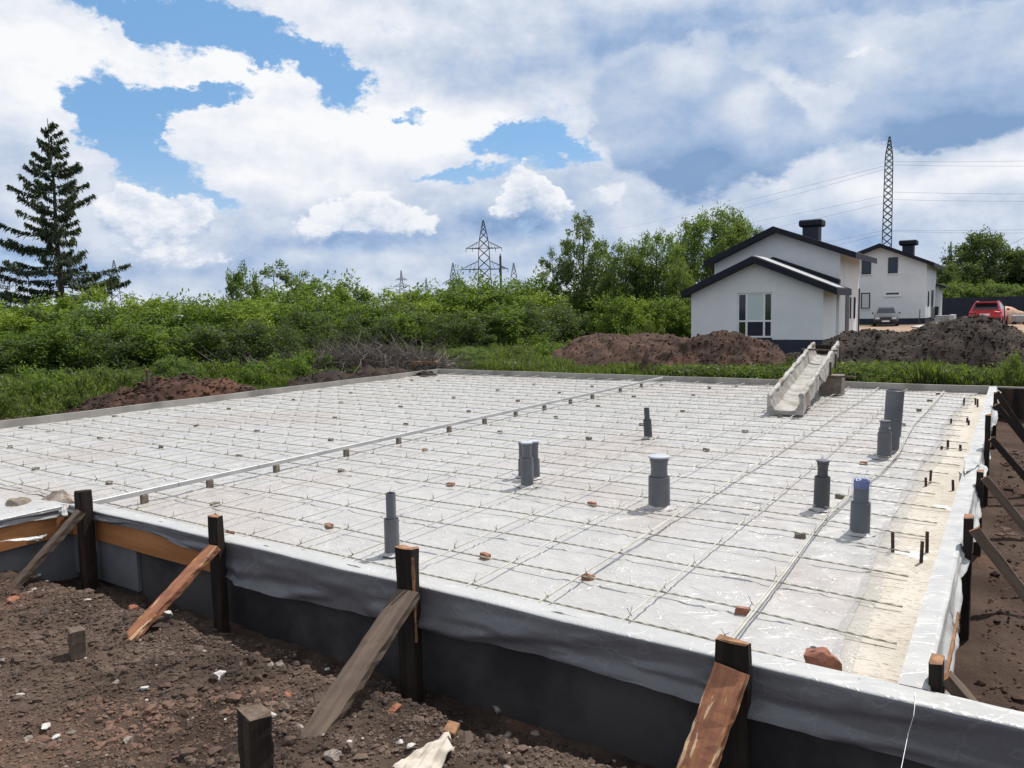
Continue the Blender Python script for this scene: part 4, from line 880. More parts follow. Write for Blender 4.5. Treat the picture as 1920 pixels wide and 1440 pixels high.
# ------------------------------------------------------------------ earth mounds
def mound(name, px0, px1, ptop, base, dist_ref, depth, mat, label, seed, prof=None, n=150, rows=70, clods=420):
    """heap whose silhouette follows prof [(px,py)...] at distance dist_ref"""
    xs = np.array([p[0] for p in prof], float); ys = np.array([p[1] for p in prof], float)
    mid = PD((px0+px1)/2, 620, dist_ref); T_ = []
    for i in range(n+1):
        px = px0+(px1-px0)*i/n; T_.append(tuple(PD(px, np.interp(px, xs, ys), dist_ref)))
    T_ = np.array(T_); g = T_[:, :2]/np.linalg.norm(T_[:, :2], axis=1)[:, None]; u = np.arange(rows+1)/rows*2-1
    Q = T_[:, None, :2]+g[:, None, :]*(depth*u)[None, :, None]; X, Y = Q[..., 0], Q[..., 1]; gz = terrain(X, Y)-.15; sh = np.maximum(np.cos(u*math.pi/2), 0)**.8; sh = sh[None]
    hh = (T_[:, None, 2]-gz)*sh; nz = (fb(X, Y, .9, 5, seed, .6)*.30+.13*np.abs(vnoise(X, Y, .33, seed+9))+.07*np.abs(vnoise(X, Y, .14, seed+19)))*np.minimum(1, sh*1.4)*np.clip(hh/.5, 0, 1)
    V = np.stack([X, Y, gz+np.maximum(hh+nz-.05, 0)], -1).reshape(-1, 3)
    V = np.array(V); i = np.arange(n)[:, None]*(rows+1)+np.arange(rows)[None]; Fq = np.stack([i.ravel(), (i+rows+1).ravel(), (i+rows+2).ravel(), (i+1).ravel()], 1)
    org = np.array([mid.x, mid.y, 0]); rg = np.random.default_rng(seed)
    base_, f = ico(1); vi = rg.choice(len(V), min(len(V), clods*5)); vi = vi[V[vi, 2] > terrain(V[vi, 0], V[vi, 1])+.03]; m_ = len(vi); nb = len(base_)
    sz = rg.uniform(.008, .034, (m_, 1))*np.where(rg.uniform(0, 1, (m_, 1)) < .04, 2.2, 1); d = base_[None]*(1+rg.uniform(-.35, .35, (m_, nb, 1)))*sz[:, None, :]*np.array([1.2, 1.2, .7])+(V[vi]+rg.normal(size=(m_, 3))*np.array([.02, .02, 0]))[:, None, :]
    allv = [V, d.reshape(-1, 3)]; allf = [(f[None]+(np.arange(m_)*nb)[:, None, None]+len(V)).reshape(-1, 3)]
    AV = np.concatenate(allv)-org; me = bpy.data.meshes.new(name)
    me.from_pydata(AV.tolist(), [], Fq.tolist()+(np.concatenate(allf).tolist() if allf else [])); me.materials.append(MATS[mat])
    sm_ = np.zeros(len(me.polygons), bool); sm_[:len(Fq)] = True; me.polygons.foreach_set('use_smooth', sm_)
    o = bpy.data.objects.new(name, me); o.location = org; link(o); return tag(o, label, 'earth heap')
mound('earth_heap', 1010, 1262, 0, 0, 31, 2.6, 'earth_red', 'reddish brown earth heap left of the nearer white house', 5, [(1010, 690), (1040, 660), (1075, 640), (1120, 629), (1160, 628), (1200, 632), (1240, 645), (1262, 672)])
mound('earth_heap', 1120, 1310, 0, 0, 36, 2.0, 'earth_red', 'orange topped earth heap behind the reddish one near the bushes', 6, [(1120, 650), (1160, 634), (1200, 628), (1250, 628), (1290, 634), (1310, 655)], clods=120)
mound('earth_heap', 1195, 1485, 0, 0, 26, 2.0, 'earth_brown', 'dark brown earth heap in front of the french window', 8, [(1195, 697), (1215, 660), (1250, 640), (1290, 630), (1340, 626), (1390, 630), (1425, 642), (1455, 655), (1475, 675), (1485, 700)])
mound('earth_heap', 1490, 1990, 0, 0, 26.5, 2.8, 'earth_black', 'long black earth heap at right behind the chute', 12, [(1490, 702), (1515, 668), (1545, 645), (1580, 626), (1640, 614), (1680, 620), (1705, 622), (1730, 612), (1780, 601), (1830, 600), (1870, 606), (1900, 622), (1990, 660)], n=300, clods=900)
mound('earth_heap', 1380, 1510, 0, 0, 27.0, 1.2, 'earth_black', 'low dark ridge of earth at the house plinth behind the chute', 14, [(1380, 690), (1420, 672), (1470, 668), (1500, 665), (1510, 690)], n=40, clods=80)
mound('earth_heap', 95, 500, 0, 0, 18.0, 1.1, 'earth_brown', 'low brown spoil bank beside the left slab edge', 16, [(95, 785), (140, 760), (180, 742), (240, 725), (300, 707), (350, 698), (400, 701), (440, 708), (475, 722), (500, 735)], n=110)
mound('earth_heap', -60, 120, 0, 0, 15.2, .6, 'earth_red', 'thin strip of reddish soil at the left frame edge by the slab', 18, [(-60, 776), (0, 771), (60, 768), (120, 785)], n=40, clods=60)

# ------------------------------------------------------------------ foliage
def rotq(n, rg):
    """n random leaf frames"""
    a = rg.normal(size=(n, 3)); a /= np.linalg.norm(a, axis=1)[:, None]; b = rg.normal(size=(n, 3)); b -= a*np.sum(a*b, 1)[:, None]; b /= np.linalg.norm(b, axis=1)[:, None]; return a, b
def leaf_mesh(name, pos, size, mat, rg, asp=.5):
    n = len(pos); a, b = rotq(n, rg); s = size*rg.uniform(.6, 1.4, (n, 1)); a = a*s; b = b*s*asp
    V = np.stack([pos-a, pos+b*.8-a*.1, pos+a, pos-b*.8-a*.1], 1).reshape(-1, 3); return np_mesh(name, V, np.arange(n*4).reshape(n, 4), mat)
def crown_pts(rg, n, clumps, r, h, shape='bush', lo=0.0):
    """leaf positions: clumps of twigs spread through the crown's volume. Crown radius r, height h"""
    pts = []; per = n//clumps
    for c in range(clumps):
        while True:
            x, y, z = rg.uniform(-1, 1, 3); zz = (z+1)/2
            if shape == 'bush': lim = math.sqrt(max(0, 1-(max(0, zz-.35)/.65)**2))*(.8+.2*min(1, zz*3))
            elif shape == 'dome': lim = math.sqrt(max(0, 1-((zz-.45)/.55)**2)) if zz > .45 else .62+.38*zz/.45
            elif shape == 'tall': lim = math.sin(math.pi*min(1, (zz*.86+.14)))**.8
            elif shape == 'column': lim = (.55+.45*math.sin(math.pi*zz))*(1-zz**4)
            else: lim = (1-zz)*1.0+.05
            q = math.hypot(x, y)
            if q < lim and q > lim*rg.uniform(0, .75): break
        cr = rg.uniform(.13, .26)*r*(1.1 if shape == 'bush' else 1.0)
        k = int(per*rg.uniform(.5, 1.5)); d = rg.normal(size=(k, 3)); d /= np.linalg.norm(d, axis=1)[:, None]; d *= (rg.uniform(0, 1, (k, 1))**.45)*cr; d[:, 2] *= .8
        sprig = rg.normal(size=3)*.35; sprig[2] = abs(sprig[2])+.3; d += np.outer(rg.uniform(0, 1, k)**3*cr*1.3, sprig)
        pts.append(d+np.array([x*r, y*r, lo+zz*(h-lo)]))
    return np.concatenate(pts)
def limbs(m, rg, h, r, base_r, n, lo=.2, multi=False):
    if multi:
        for k in range(n):
            a = rg.uniform(0, 6.28); q = r*rg.uniform(.3, .7); tp = (q*math.cos(a), q*math.sin(a), h*rg.uniform(.5, .85)); m.tube([(.08*math.cos(a), .08*math.sin(a), -.1), (tp[0]*.35, tp[1]*.35, tp[2]*.5), tp], [base_r, base_r*.7, base_r*.2], 5)
    else:
        tr = [(.02*r*math.sin(i*1.3), .03*r*math.cos(i*.9), h*.92*i/8-.15*(i == 0)) for i in range(9)]; m.tube(tr, [base_r*(1-.88*i/8) for i in range(9)], 8)
        for k in range(n):
            f_ = lo+(1-lo)*(k+.5)/n*.9; z = h*f_*.92; a = k*2.4+rg.uniform(-.4, .4); q = r*rg.uniform(.5, .85)*math.sin(math.pi*min(1, f_*.85+.15))
            m.tube([(0, 0, z), (q*.5*math.cos(a), q*.5*math.sin(a), z+q*.35), (q*math.cos(a), q*math.sin(a), z+q*.55)], [base_r*(1-f_)*.55+.01, base_r*(1-f_)*.3+.008, .006], 5)
PROT = {}
def proto_plant(key, mat, n, clumps, r, h, shape, leaf, seed, lo=0.0, base_r=.05, nl=6, multi=True, asp=.5):
    rg = np.random.default_rng(seed); me = leaf_mesh('crown', crown_pts(rg, n, clumps, r, h, shape, lo), leaf, mat, rg, asp)
    m = MB(); limbs(m, rg, h, r, base_r, nl, multi=multi); tm = bpy.data.meshes.new('trunk'); tm.from_pydata([tuple(v) for v in m.v], [], m.f); tm.materials.append(MATS['bark']); PROT[key] = (me, tm, r, h)
def plant(name, key, loc, r, h, label, cat, group=None, rz=0):
    me, tm, pr, ph = PROT[key]; t = thing(name, label, cat, loc, group, rz)
    for nm, mesh in (('crown', me), ('trunk', tm)):
        o = bpy.data.objects.new(nm, mesh); link(o, t); o.scale = (r/pr, r/pr, h/ph)
    return t
for i, mt in enumerate(['leaf_bush', 'leaf_bright', 'leaf_dark', 'leaf_bush', 'leaf_tree', 'leaf_bright']):
    proto_plant('bush%d' % i, mt, 9000, 95, 1.5, 3.0, 'bush', .075 if i != 2 else .06, 300+i, base_r=.03, nl=9)
proto_plant('low', 'leaf_weed', 2600, 36, 1.0, 1.0, 'bush', .06, 320, base_r=.015, nl=5)
proto_plant('low2', 'leaf_bush', 2600, 36, 1.0, 1.0, 'bush', .055, 321, base_r=.015, nl=5)
proto_plant('tallb', 'leaf_pale', 10500, 210, 1.7, 7.0, 'tall', .09, 330, lo=1.6, base_r=.14, nl=16, multi=False)
proto_plant('thin', 'leaf_pale', 3200, 46, 1.4, 5.0, 'tall', .08, 331, lo=1.2, base_r=.07, nl=14, multi=False)
proto_plant('broad', 'leaf_tree', 17000, 200, 2.2, 6.0, 'dome', .09, 332, lo=.8, base_r=.16, nl=14, multi=False)
proto_plant('round', 'leaf_tree', 26000, 170, 3.0, 7.0, 'dome', .10, 333, lo=1.6, base_r=.2, nl=18, multi=False)
proto_plant('fartree', 'leaf_dark', 22000, 150, 4.2, 9.0, 'dome', .17, 334, lo=1.0, base_r=.25, nl=16, multi=False)

ORD = ['first', 'second', 'third', 'fourth', 'fifth', 'sixth', 'seventh', 'eighth', 'ninth', 'tenth', 'eleventh', 'twelfth', 'thirteenth', 'fourteenth', 'fifteenth', 'sixteenth', 'seventeenth', 'eighteenth', 'nineteenth', 'twentieth', 'twenty first', 'twenty second', 'twenty third', 'twenty fourth', 'twenty fifth', 'twenty sixth', 'twenty seventh', 'twenty eighth']
topx = [-150, 0, 60, 130, 200, 300, 380, 420, 450, 500, 560, 620, 700, 780, 850, 890, 960, 1050, 1120, 1180, 1200]
topy = [560, 570, 560, 552, 560, 556, 566, 560, 560, 552, 530, 536, 545, 548, 545, 520, 528, 535, 530, 548, 590]
basx = [-150, 0, 300, 500, 650, 850, 1000, 1180, 1260]; basy = [730, 726, 704, 694, 672, 660, 650, 634, 628]
def hedge():
    rg = random.Random(77)
    for row, (dd, lowr, step, kinds, nm) in enumerate([(0, .52, 58, (2, 2, 3, 2, 0), 'front'), (3.0, .20, 62, (0, 2, 1, 3, 1), 'middle'), (6.5, .0, 60, (1, 0, 3, 1, 0), 'back')]):  # front row mostly dark leaves, putting the shade at the thicket's foot into colour
        px = -110+row*20; k = 0
        while px < (1190 if row else 1180):
            by = np.interp(px, basx, basy); ty = np.interp(px, topx, topy)+rg.uniform(-10, 14); g = P(px, by, -.55); D = math.hypot(g.x, g.y)+dd+rg.uniform(-.5, .5)
            if px > 1000: D += (px-1000)*.012
            ty = ty+(by-ty)*lowr*.62; loc = PD(px, ty, D); zg = tz(loc.x, loc.y)-.05; h = loc.z-zg; r = step/F*D*rg.uniform(.95, 1.35)
            kd = kinds[rg.randrange(5)]
            if row and px > 860: kd = rg.choice((0, 3, 0, 1))
            word = {0: 'mid green', 1: 'bright yellow green', 2: 'dark green', 3: 'leafy green'}[kd]
            plant('bush', 'bush%d' % (kd if kd != 1 or rg.random() < .5 else 5), (loc.x, loc.y, zg), r, h*1.0, '%s bush, %s from the left in the %s row of the thicket' % (word, ORD[k], nm), 'bush', 'bushes of the thicket behind the slab', rg.uniform(0, 6.28))
            px += step*rg.uniform(.75, 1.15); k += 1
hedge()
def ptree(name, key, px, ptop, D, wpx, label, cat='tree', group='trees beyond the thicket', rz=0, zb=None):
    tp = PD(px, ptop, D); zg = tz(tp.x, tp.y)-.1; return plant(name, key, (tp.x, tp.y, zg), wpx/2/F*D, tp.z-zg, label, cat, group, rz)
ptree('tree', 'tallb', 1092, 396, 52, 96, 'airy pale green tree, tallest above the thicket left of the houses')
ptree('tree', 'thin', 1035, 455, 53, 70, 'thin sparse tree just left of the tallest airy one', rz=1)
ptree('tree', 'thin', 1125, 440, 55, 60, 'slender tree leaning against the right side of the tallest airy one', rz=2)
ptree('tree', 'broad', 1172, 456, 50, 92, 'dense green tree left of the broad one above the red heap', rz=1)
ptree('tree', 'broad', 1232, 437, 51, 112, 'broad dense green tree above the reddish earth heap', rz=2)
ptree('tree', 'broad', 1270, 490, 49, 70, 'lower green tree close to the left wall of the nearer house', rz=3.3)
ptree('tree', 'round', 1338, 400, 56, 150, 'rounded green tree rising behind the nearer house roof')
ptree('tree', 'round', 1398, 418, 60, 70, 'smaller round tree behind the nearer house roof', rz=2)
ptree('tree', 'bush4', 452, 500, 40, 75, 'dark round bushy tree above the thicket at left', rz=1)
ptree('tree', 'thin', 512, 478, 46, 110, 'feathery grey green tree above the thicket at left', rz=2)
ptree('tree', 'thin', 560, 498, 47, 90, 'low feathery tree right of the taller feathery one', rz=4)
ptree('tree', 'bush3', 1205, 560, 45, 60, 'small bush at the foot of the dense trees', rz=2)
for i, (x, y, w, kd) in enumerate([(1150, 556, 90, 0), (1195, 562, 90, 1), (1240, 555, 96, 3), (1282, 560, 80, 0), (1215, 585, 80, 2), (1268, 588, 80, 3)]):
    ptree('bush', 'bush%d' % kd, x, y, 42+i*.8, w, '%s leafy bush from the left under the trees beside the nearer house' % ORD[i], 'bush', 'bushes under the trees beside the house', i)
for i, (x, y, w, lb) in enumerate([(1222, 598, 60, 'bright green weed bush behind the reddish heap'), (1180, 610, 50, 'small bright bush behind the reddish heap at left'), (1012, 625, 40, 'small rounded shrub at the thicket foot near the grass')]):
    ptree('shrub', 'low' if i < 2 else 'low2', x, y, 38+i, w, lb, 'shrub', None, i)
for i, (x, y, D, w, lb) in enumerate([(1848, 440, 110, 112, 'tall dark tree behind the navy fence, largest at the far right'), (1800, 497, 105, 90, 'dark rounded tree behind the fence left of the largest'), (1768, 500, 100, 56, 'dark tree directly right of the farther house'), (1905, 490, 112, 90, 'dark tree at the right frame edge'), (1960, 480, 112, 90, 'dark tree cut by the right frame edge')]):
    ptree('tree', 'fartree', x, y, D, w, lb, 'tree', 'trees behind the navy fence', i*1.3)
for i in range(6):
    ptree('bush', 'bush4', 1760+i*34, 536-(i % 2)*8, 96, 60, '%s bush from the left over the navy fence' % ORD[i], 'bush', 'bushes over the navy fence', i)

def spruce(px, ptop, D, wpx, label, seed, name='spruce_tree', dens=1.0):
    rg = np.random.default_rng(seed); tp = PD(px, ptop, D); zg = tz(tp.x, tp.y)-.1; H = tp.z-zg; R = wpx/2/F*D; t = thing(name, label, 'tree', (tp.x, tp.y, zg))
    m = MB(); m.tube([(.04*math.sin(i), .03*math.cos(i*1.4), H*i/12-.1*(i == 0)) for i in range(13)], [.15*H/9*(1-.93*i/12) for i in range(13)], 8); pos = []; dirs = []
    nw = int(30*dens)
    for w_ in range(nw):
        f_ = .10+.885*(w_/nw)**.95; z = H*f_; env = R*(1-f_)**.85*1.25+.10
        for k in range(int(rg.integers(4, 6))):
            z = H*min(.995, f_+rg.normal()*.012); a = rg.uniform(0, 6.28); ln = env*rg.uniform(.55, 1.15)*(1 if rg.random() > .18 else .6); rise = ln*(.05+.28*f_); pts = []
            for s in range(9):
                u = s/8; x = ln*u; zz = z+rise*u-ln*.30*u*(1-f_)+ln*.22*max(0, u-.55)**1.3*2; pts.append((x*math.cos(a+.05*math.sin(s)), x*math.sin(a+.05*math.sin(s)), zz))
            m.tube(pts, [.022*(1-.8*s/8)*(.6+ln*.3) for s in range(9)], 4, caps=False)
            nn = int(ln*105*dens)
            for s in range(nn):
                u = .18+.82*rg.random()**.8; i0 = min(7, int(u*8)); fr = u*8-i0; p = np.array(pts[i0])*(1-fr)+np.array(pts[i0+1])*fr
                side = rg.normal()*ln*.085*(1.25-u); droop = -abs(rg.normal())*.13*(1.15-.4*f_)
                p = p+np.array([-math.sin(a)*side, math.cos(a)*side, droop*.8+.01]); pos.append(p); dirs.append([rg.normal()*.35+math.cos(a)*.5, rg.normal()*.35+math.sin(a)*.5, -.75+rg.normal()*.3])
    m.build('trunk', 'bark', t, local=True)
    pos = np.array(pos); a = np.array(dirs); a /= np.linalg.norm(a, axis=1)[:, None]; n = len(pos); b = rg.normal(size=(n, 3)); b -= a*np.sum(a*b, 1)[:, None]; b /= np.linalg.norm(b, axis=1)[:, None]
    s = rg.uniform(.07, .15, (n, 1))*H/9; V = np.stack([pos-a*s*.6, pos+b*s*.22, pos+a*s, pos-b*s*.22], 1).reshape(-1, 3)
    o = bpy.data.objects.new('needles', np_mesh('needles', V, np.arange(n*4).reshape(n, 4), 'needle')); link(o, t); return t
spruce(90, 222, 44, 236, 'tall dark drooping spruce at left rising above the thicket', 5)
spruce(8, 512, 60, 110, 'small dark spruce at the left frame edge behind the thicket', 6, dens=.6)

# grass and weeds (uncountable)
def grass(name, regions, seed, mat='grass_blade'):
    rg = np.random.default_rng(seed); V = []; 
    for (poly, n, h, w) in regions:
        pw = [P(x, y, -.5) for x, y in poly]; A = np.array([[p.x, p.y] for p in pw]); u = rg.uniform(0, 1, (n, 1)); v = rg.uniform(0, 1, (n, 1))
        q = (A[0]*(1-u)*(1-v)+A[1]*u*(1-v)+A[2]*u*v+A[3]*(1-u)*v)
        k = fb(q[:, 0], q[:, 1], 1.1, 4, seed) > rg.uniform(-.45, .15, n); q = q[k]; n2 = len(q); z = terrain(q[:, 0], q[:, 1]); hh = h*rg.uniform(.3, 1.2, n2)*np.maximum(.25, .85+1.6*fb(q[:, 0], q[:, 1], .9, 3, seed+3))
        a = rg.uniform(0, 6.28, n2); dx = np.cos(a)*w; dy = np.sin(a)*w; lx = rg.normal(size=n2)*.35*hh; ly = rg.normal(size=n2)*.35*hh; b0 = np.stack([q[:, 0], q[:, 1], z-.02], 1)
        off = np.stack([dx, dy, dx*0], 1); mid = b0+np.stack([lx*.4, ly*.4, hh*.6], 1); tip = b0+np.stack([lx, ly, hh], 1)
        V.append(np.stack([b0-off*.5, mid-off, tip, mid+off], 1).reshape(-1, 3))
    V = np.concatenate(V); o = bpy.data.objects.new(name, np_mesh(name, V, np.arange(len(V)).reshape(-1, 4), mat)); link(o); return tag(o, kind='stuff')
grass('grass', [([(-80, 800), (330, 742), (520, 684), (-150, 722)], 26000, .30, .018), ([(430, 745), (560, 722), (640, 676), (470, 694)], 7000, .22, .016), ([(820, 694), (1060, 698), (1120, 648), (820, 655)], 22000, .34, .018),
                ([(1000, 700), (1240, 706), (1250, 686), (1030, 682)], 7000, .26, .02), ([(1240, 706), (1480, 713), (1500, 688), (1230, 690)], 9000, .26, .02), ([(1560, 716), (2000, 730), (1990, 676), (1560, 690)], 22000, .34, .022)], 5)
def weeds(name, regions, seed, mat, leaf):
    rg = np.random.default_rng(seed); pts = []
    for (poly, n, h) in regions:
        A = [P(x, y, -.5) for x, y in poly]
        for _ in range(n):
            u, v = rg.uniform(0, 1, 2); p = A[0]*(1-u)*(1-v)+A[1]*u*(1-v)+A[2]*u*v+A[3]*(1-u)*v; z = tz(p.x, p.y); k = int(rg.integers(25, 60)); hh = h*rg.uniform(.5, 1.2); d = rg.normal(size=(k, 3))*np.array([.13, .13, 0])
            d[:, 2] = rg.uniform(0, 1, k)*hh; pts.append(d+np.array([p.x, p.y, z]))
    pts = np.concatenate(pts); o = bpy.data.objects.new(name, leaf_mesh(name, pts, leaf, mat, rg, .55)); link(o); return tag(o, kind='stuff')
weeds('weeds', [([(-80, 795), (300, 738), (500, 684), (-150, 716)], 620, .42), ([(1560, 712), (2000, 728), (1990, 680), (1560, 692)], 520, .42), ([(1240, 704), (1490, 712), (1500, 692), (1230, 692)], 240, .32), ([(820, 692), (1060, 697), (1010, 662), (830, 660)], 170, .32)], 8, 'leaf_weed', .055)
weeds('weeds', [([(-80, 790), (300, 735), (500, 680), (-150, 706)], 1100, .5), ([(1560, 714), (2000, 729), (1990, 680), (1560, 690)], 900, .36), ([(560, 716), (700, 700), (700, 672), (500, 690)], 160, .3), ([(1240, 706), (1490, 713), (1500, 690), (1230, 690)], 380, .34), ([(700, 668), (1050, 672), (1100, 640), (700, 652)], 260, .5)], 9, 'leaf_weed_dark', .055)
for i, (x, y, D, w, lb) in enumerate([(1905, 660, 20, 60, 'tall bright weed clump at the right frame edge above the far board'), (1650, 690, 21, 50, 'bright weed clump right of the chute'), (1478, 668, 24, 20, 'yellow green weed sprig left of the chute top'), (1215, 682, 21, 24, 'weed sprig before the dark brown heap'), (150, 700, 19, 90, 'broad green weed clump left of the spoil bank'), (40, 715, 17, 100, 'green weed clump at the left frame edge')]):
    ptree('weed_clump', 'low', x, y, D, w, lb, 'weeds', None, i)

for i, (x, y, D, w) in enumerate([(70, 690, 21, 110), (190, 684, 22, 100), (330, 668, 24, 90), (395, 676, 22.5, 70), (470, 672, 23.5, 90), (540, 664, 25, 80), (585, 655, 27, 90), (880, 652, 29, 80), (960, 650, 31, 70), (1040, 640, 33, 80)]):
    ptree('shrub', ('low2', 'low', 'bush4', 'low', 'low2')[i % 5], x, y, D, w, '%s low scrub plant from the left in front of the thicket' % ORD[i], 'shrub', 'low scrub before the thicket', i*1.1)
def brush(name, px0, px1, ptop, pbase, n, label, seed):
    rg = np.random.default_rng(seed); m = MB(); c = P((px0+px1)/2, pbase, -.5)
    t0 = P(px0, pbase, -.5); t1 = P(px1, pbase, -.5); D = (c-EYE).length; H = (pbase-ptop)/F*D
    for k in range(n):
        u = rg.uniform(0, 1); p = t0.lerp(t1, u); env = math.sin(math.pi*(.1+.8*u)); g = Vector((p.x, p.y, 0)).normalized(); p = p+g*rg.uniform(0, 2.4)
        z = tz(p.x, p.y)+rg.uniform(0, 1)*H*env*.8; ln = rg.uniform(.4, 1.6); a = rg.uniform(0, 6.28); e = rg.normal()*.35; pts = []; q = Vector((p.x, p.y, z)); d = Vector((math.cos(a)*math.cos(e), math.sin(a)*math.cos(e), math.sin(e)))
        for s in range(5): pts.append(q.copy()); d = (d+Vector(rg.normal(size=3))*.22).normalized(); q = q+d*ln/4
        r = rg.uniform(.004, .014)*(2 if rg.random() < .08 else 1); m.tube(pts, [r, r*.9, r*.7, r*.5, r*.3], 4, caps=False)
    return tag(m.build(name, 'twig', loc=(c.x, c.y, -.5)), label, 'brush pile')
brush('brush_pile', 560, 850, 640, 702, 2300, 'large tangle of cut grey branches in front of the thicket', 3)
brush('brush_pile', 380, 520, 668, 700, 420, 'smaller tangle of grey branches behind the spoil bank', 4)
mound('earth_heap', 540, 830, 0, 0, 20.5, 1.3, 'earth_black', 'low dark earth ridge under the large branch pile', 26, [(540, 716), (600, 706), (680, 694), (740, 688), (800, 690), (830, 702)], n=90, clods=100)
m = MB(); c = P(958, 684, -.4); m.box((0, 0, .1), (.55, .3, .2), bev=.02); o = m.build('concrete_block', 'concrete', local=True); o.location = (c.x, c.y, -.5); tag(o, 'small grey block in the grass behind the far board', 'block')
c = P(845, 690, -.4); rock('stone', (c.x, c.y, -.5), (.3, .2, .2), 'stone_grey', 303, 3, 'dark lump in the grass near the far left slab corner', 'stone')
m = MB(); c = P(775, 693, -.3); m.box((0, 0, 0.05), (.9, .2, .12), bev=.01); o = m.build('timber_piece', 'wood_end', local=True); o.location = (c.x, c.y+.6, -.18); o.rotation_euler.z = .3; tag(o, 'reddish timber lying behind the far left slab corner', 'timber')

# ------------------------------------------------------------------ houses
def gable_house(name, label, Yf, depth, xl, xr, zb, zp, zel, zer, xa, za, ov, mats=None, parts=True):
    pass
def wall_poly(m, pts, th): m.prism(pts, th)
def roof_slab(m, xa, za, xe, ze, y0, y1, th):
    d = Vector((xe-xa, 0, ze-za)).normalized(); nrm = Vector((-d.z, 0, d.x)); nrm = nrm if nrm.z > 0 else -nrm
    m.prism([Vector((xa, y0, za)), Vector((xe, y0, ze)), Vector((xe, y0, ze))-Vector((0, 0, th)), Vector((xa, y0, za))-Vector((0, 0, th))], (0, y1-y0, 0))
def window(t, x0, x1, z0, z1, Y, frame='frame_white', glass_='glass_dark', cols=(), rows=(), fw=.06, panes=None, face='Y', X=None, sill=False):
    """window on a wall facing -Y at plane Y (or facing +X at plane X, then x0..x1 are y values)"""
    def bx(m, a, b, c, d, o0, o1):
        if face == 'Y': m.span((a, Y-o1, c), (b, Y-o0, d))
        else: m.span((X+o0, a, c), (X+o1, b, d))
    m = MB()
    bx(m, x0, x0+fw, z0, z1, -.05, .03); bx(m, x1-fw, x1, z0, z1, -.05, .03); bx(m, x0+fw, x1-fw, z1-fw, z1, -.05, .03); bx(m, x0+fw, x1-fw, z0, z0+fw, -.05, .03)
    for c in cols: bx(m, c-fw*.6, c+fw*.6, z0+fw, z1-fw, -.05, .028)
    xs = [x0+fw]+[c for c in cols]+[x1-fw]
    for r in rows:
        for i in range(len(xs)-1): bx(m, xs[i]+(fw*.6 if i else 0), xs[i+1]-(fw*.6 if i < len(xs)-2 else 0), r-fw*.5, r+fw*.5, -.05, .026)
    w = m.build('window', frame, t); zs = [z0+fw]+list(rows)+[z1-fw]; k = 0
    for j in range(len(zs)-1):
        for i in range(len(xs)-1):
            p = MB(); bx(p, xs[i], xs[i+1], zs[j], zs[j+1], -.04, .012); p.build('pane', (panes[k] if panes else glass_), w); k += 1
    if sill: s = MB(); bx(s, x0-.08, x1+.08, z0-.07, z0-.003, -.02, .09); s.build('sill', 'frame_white', w)
    return w
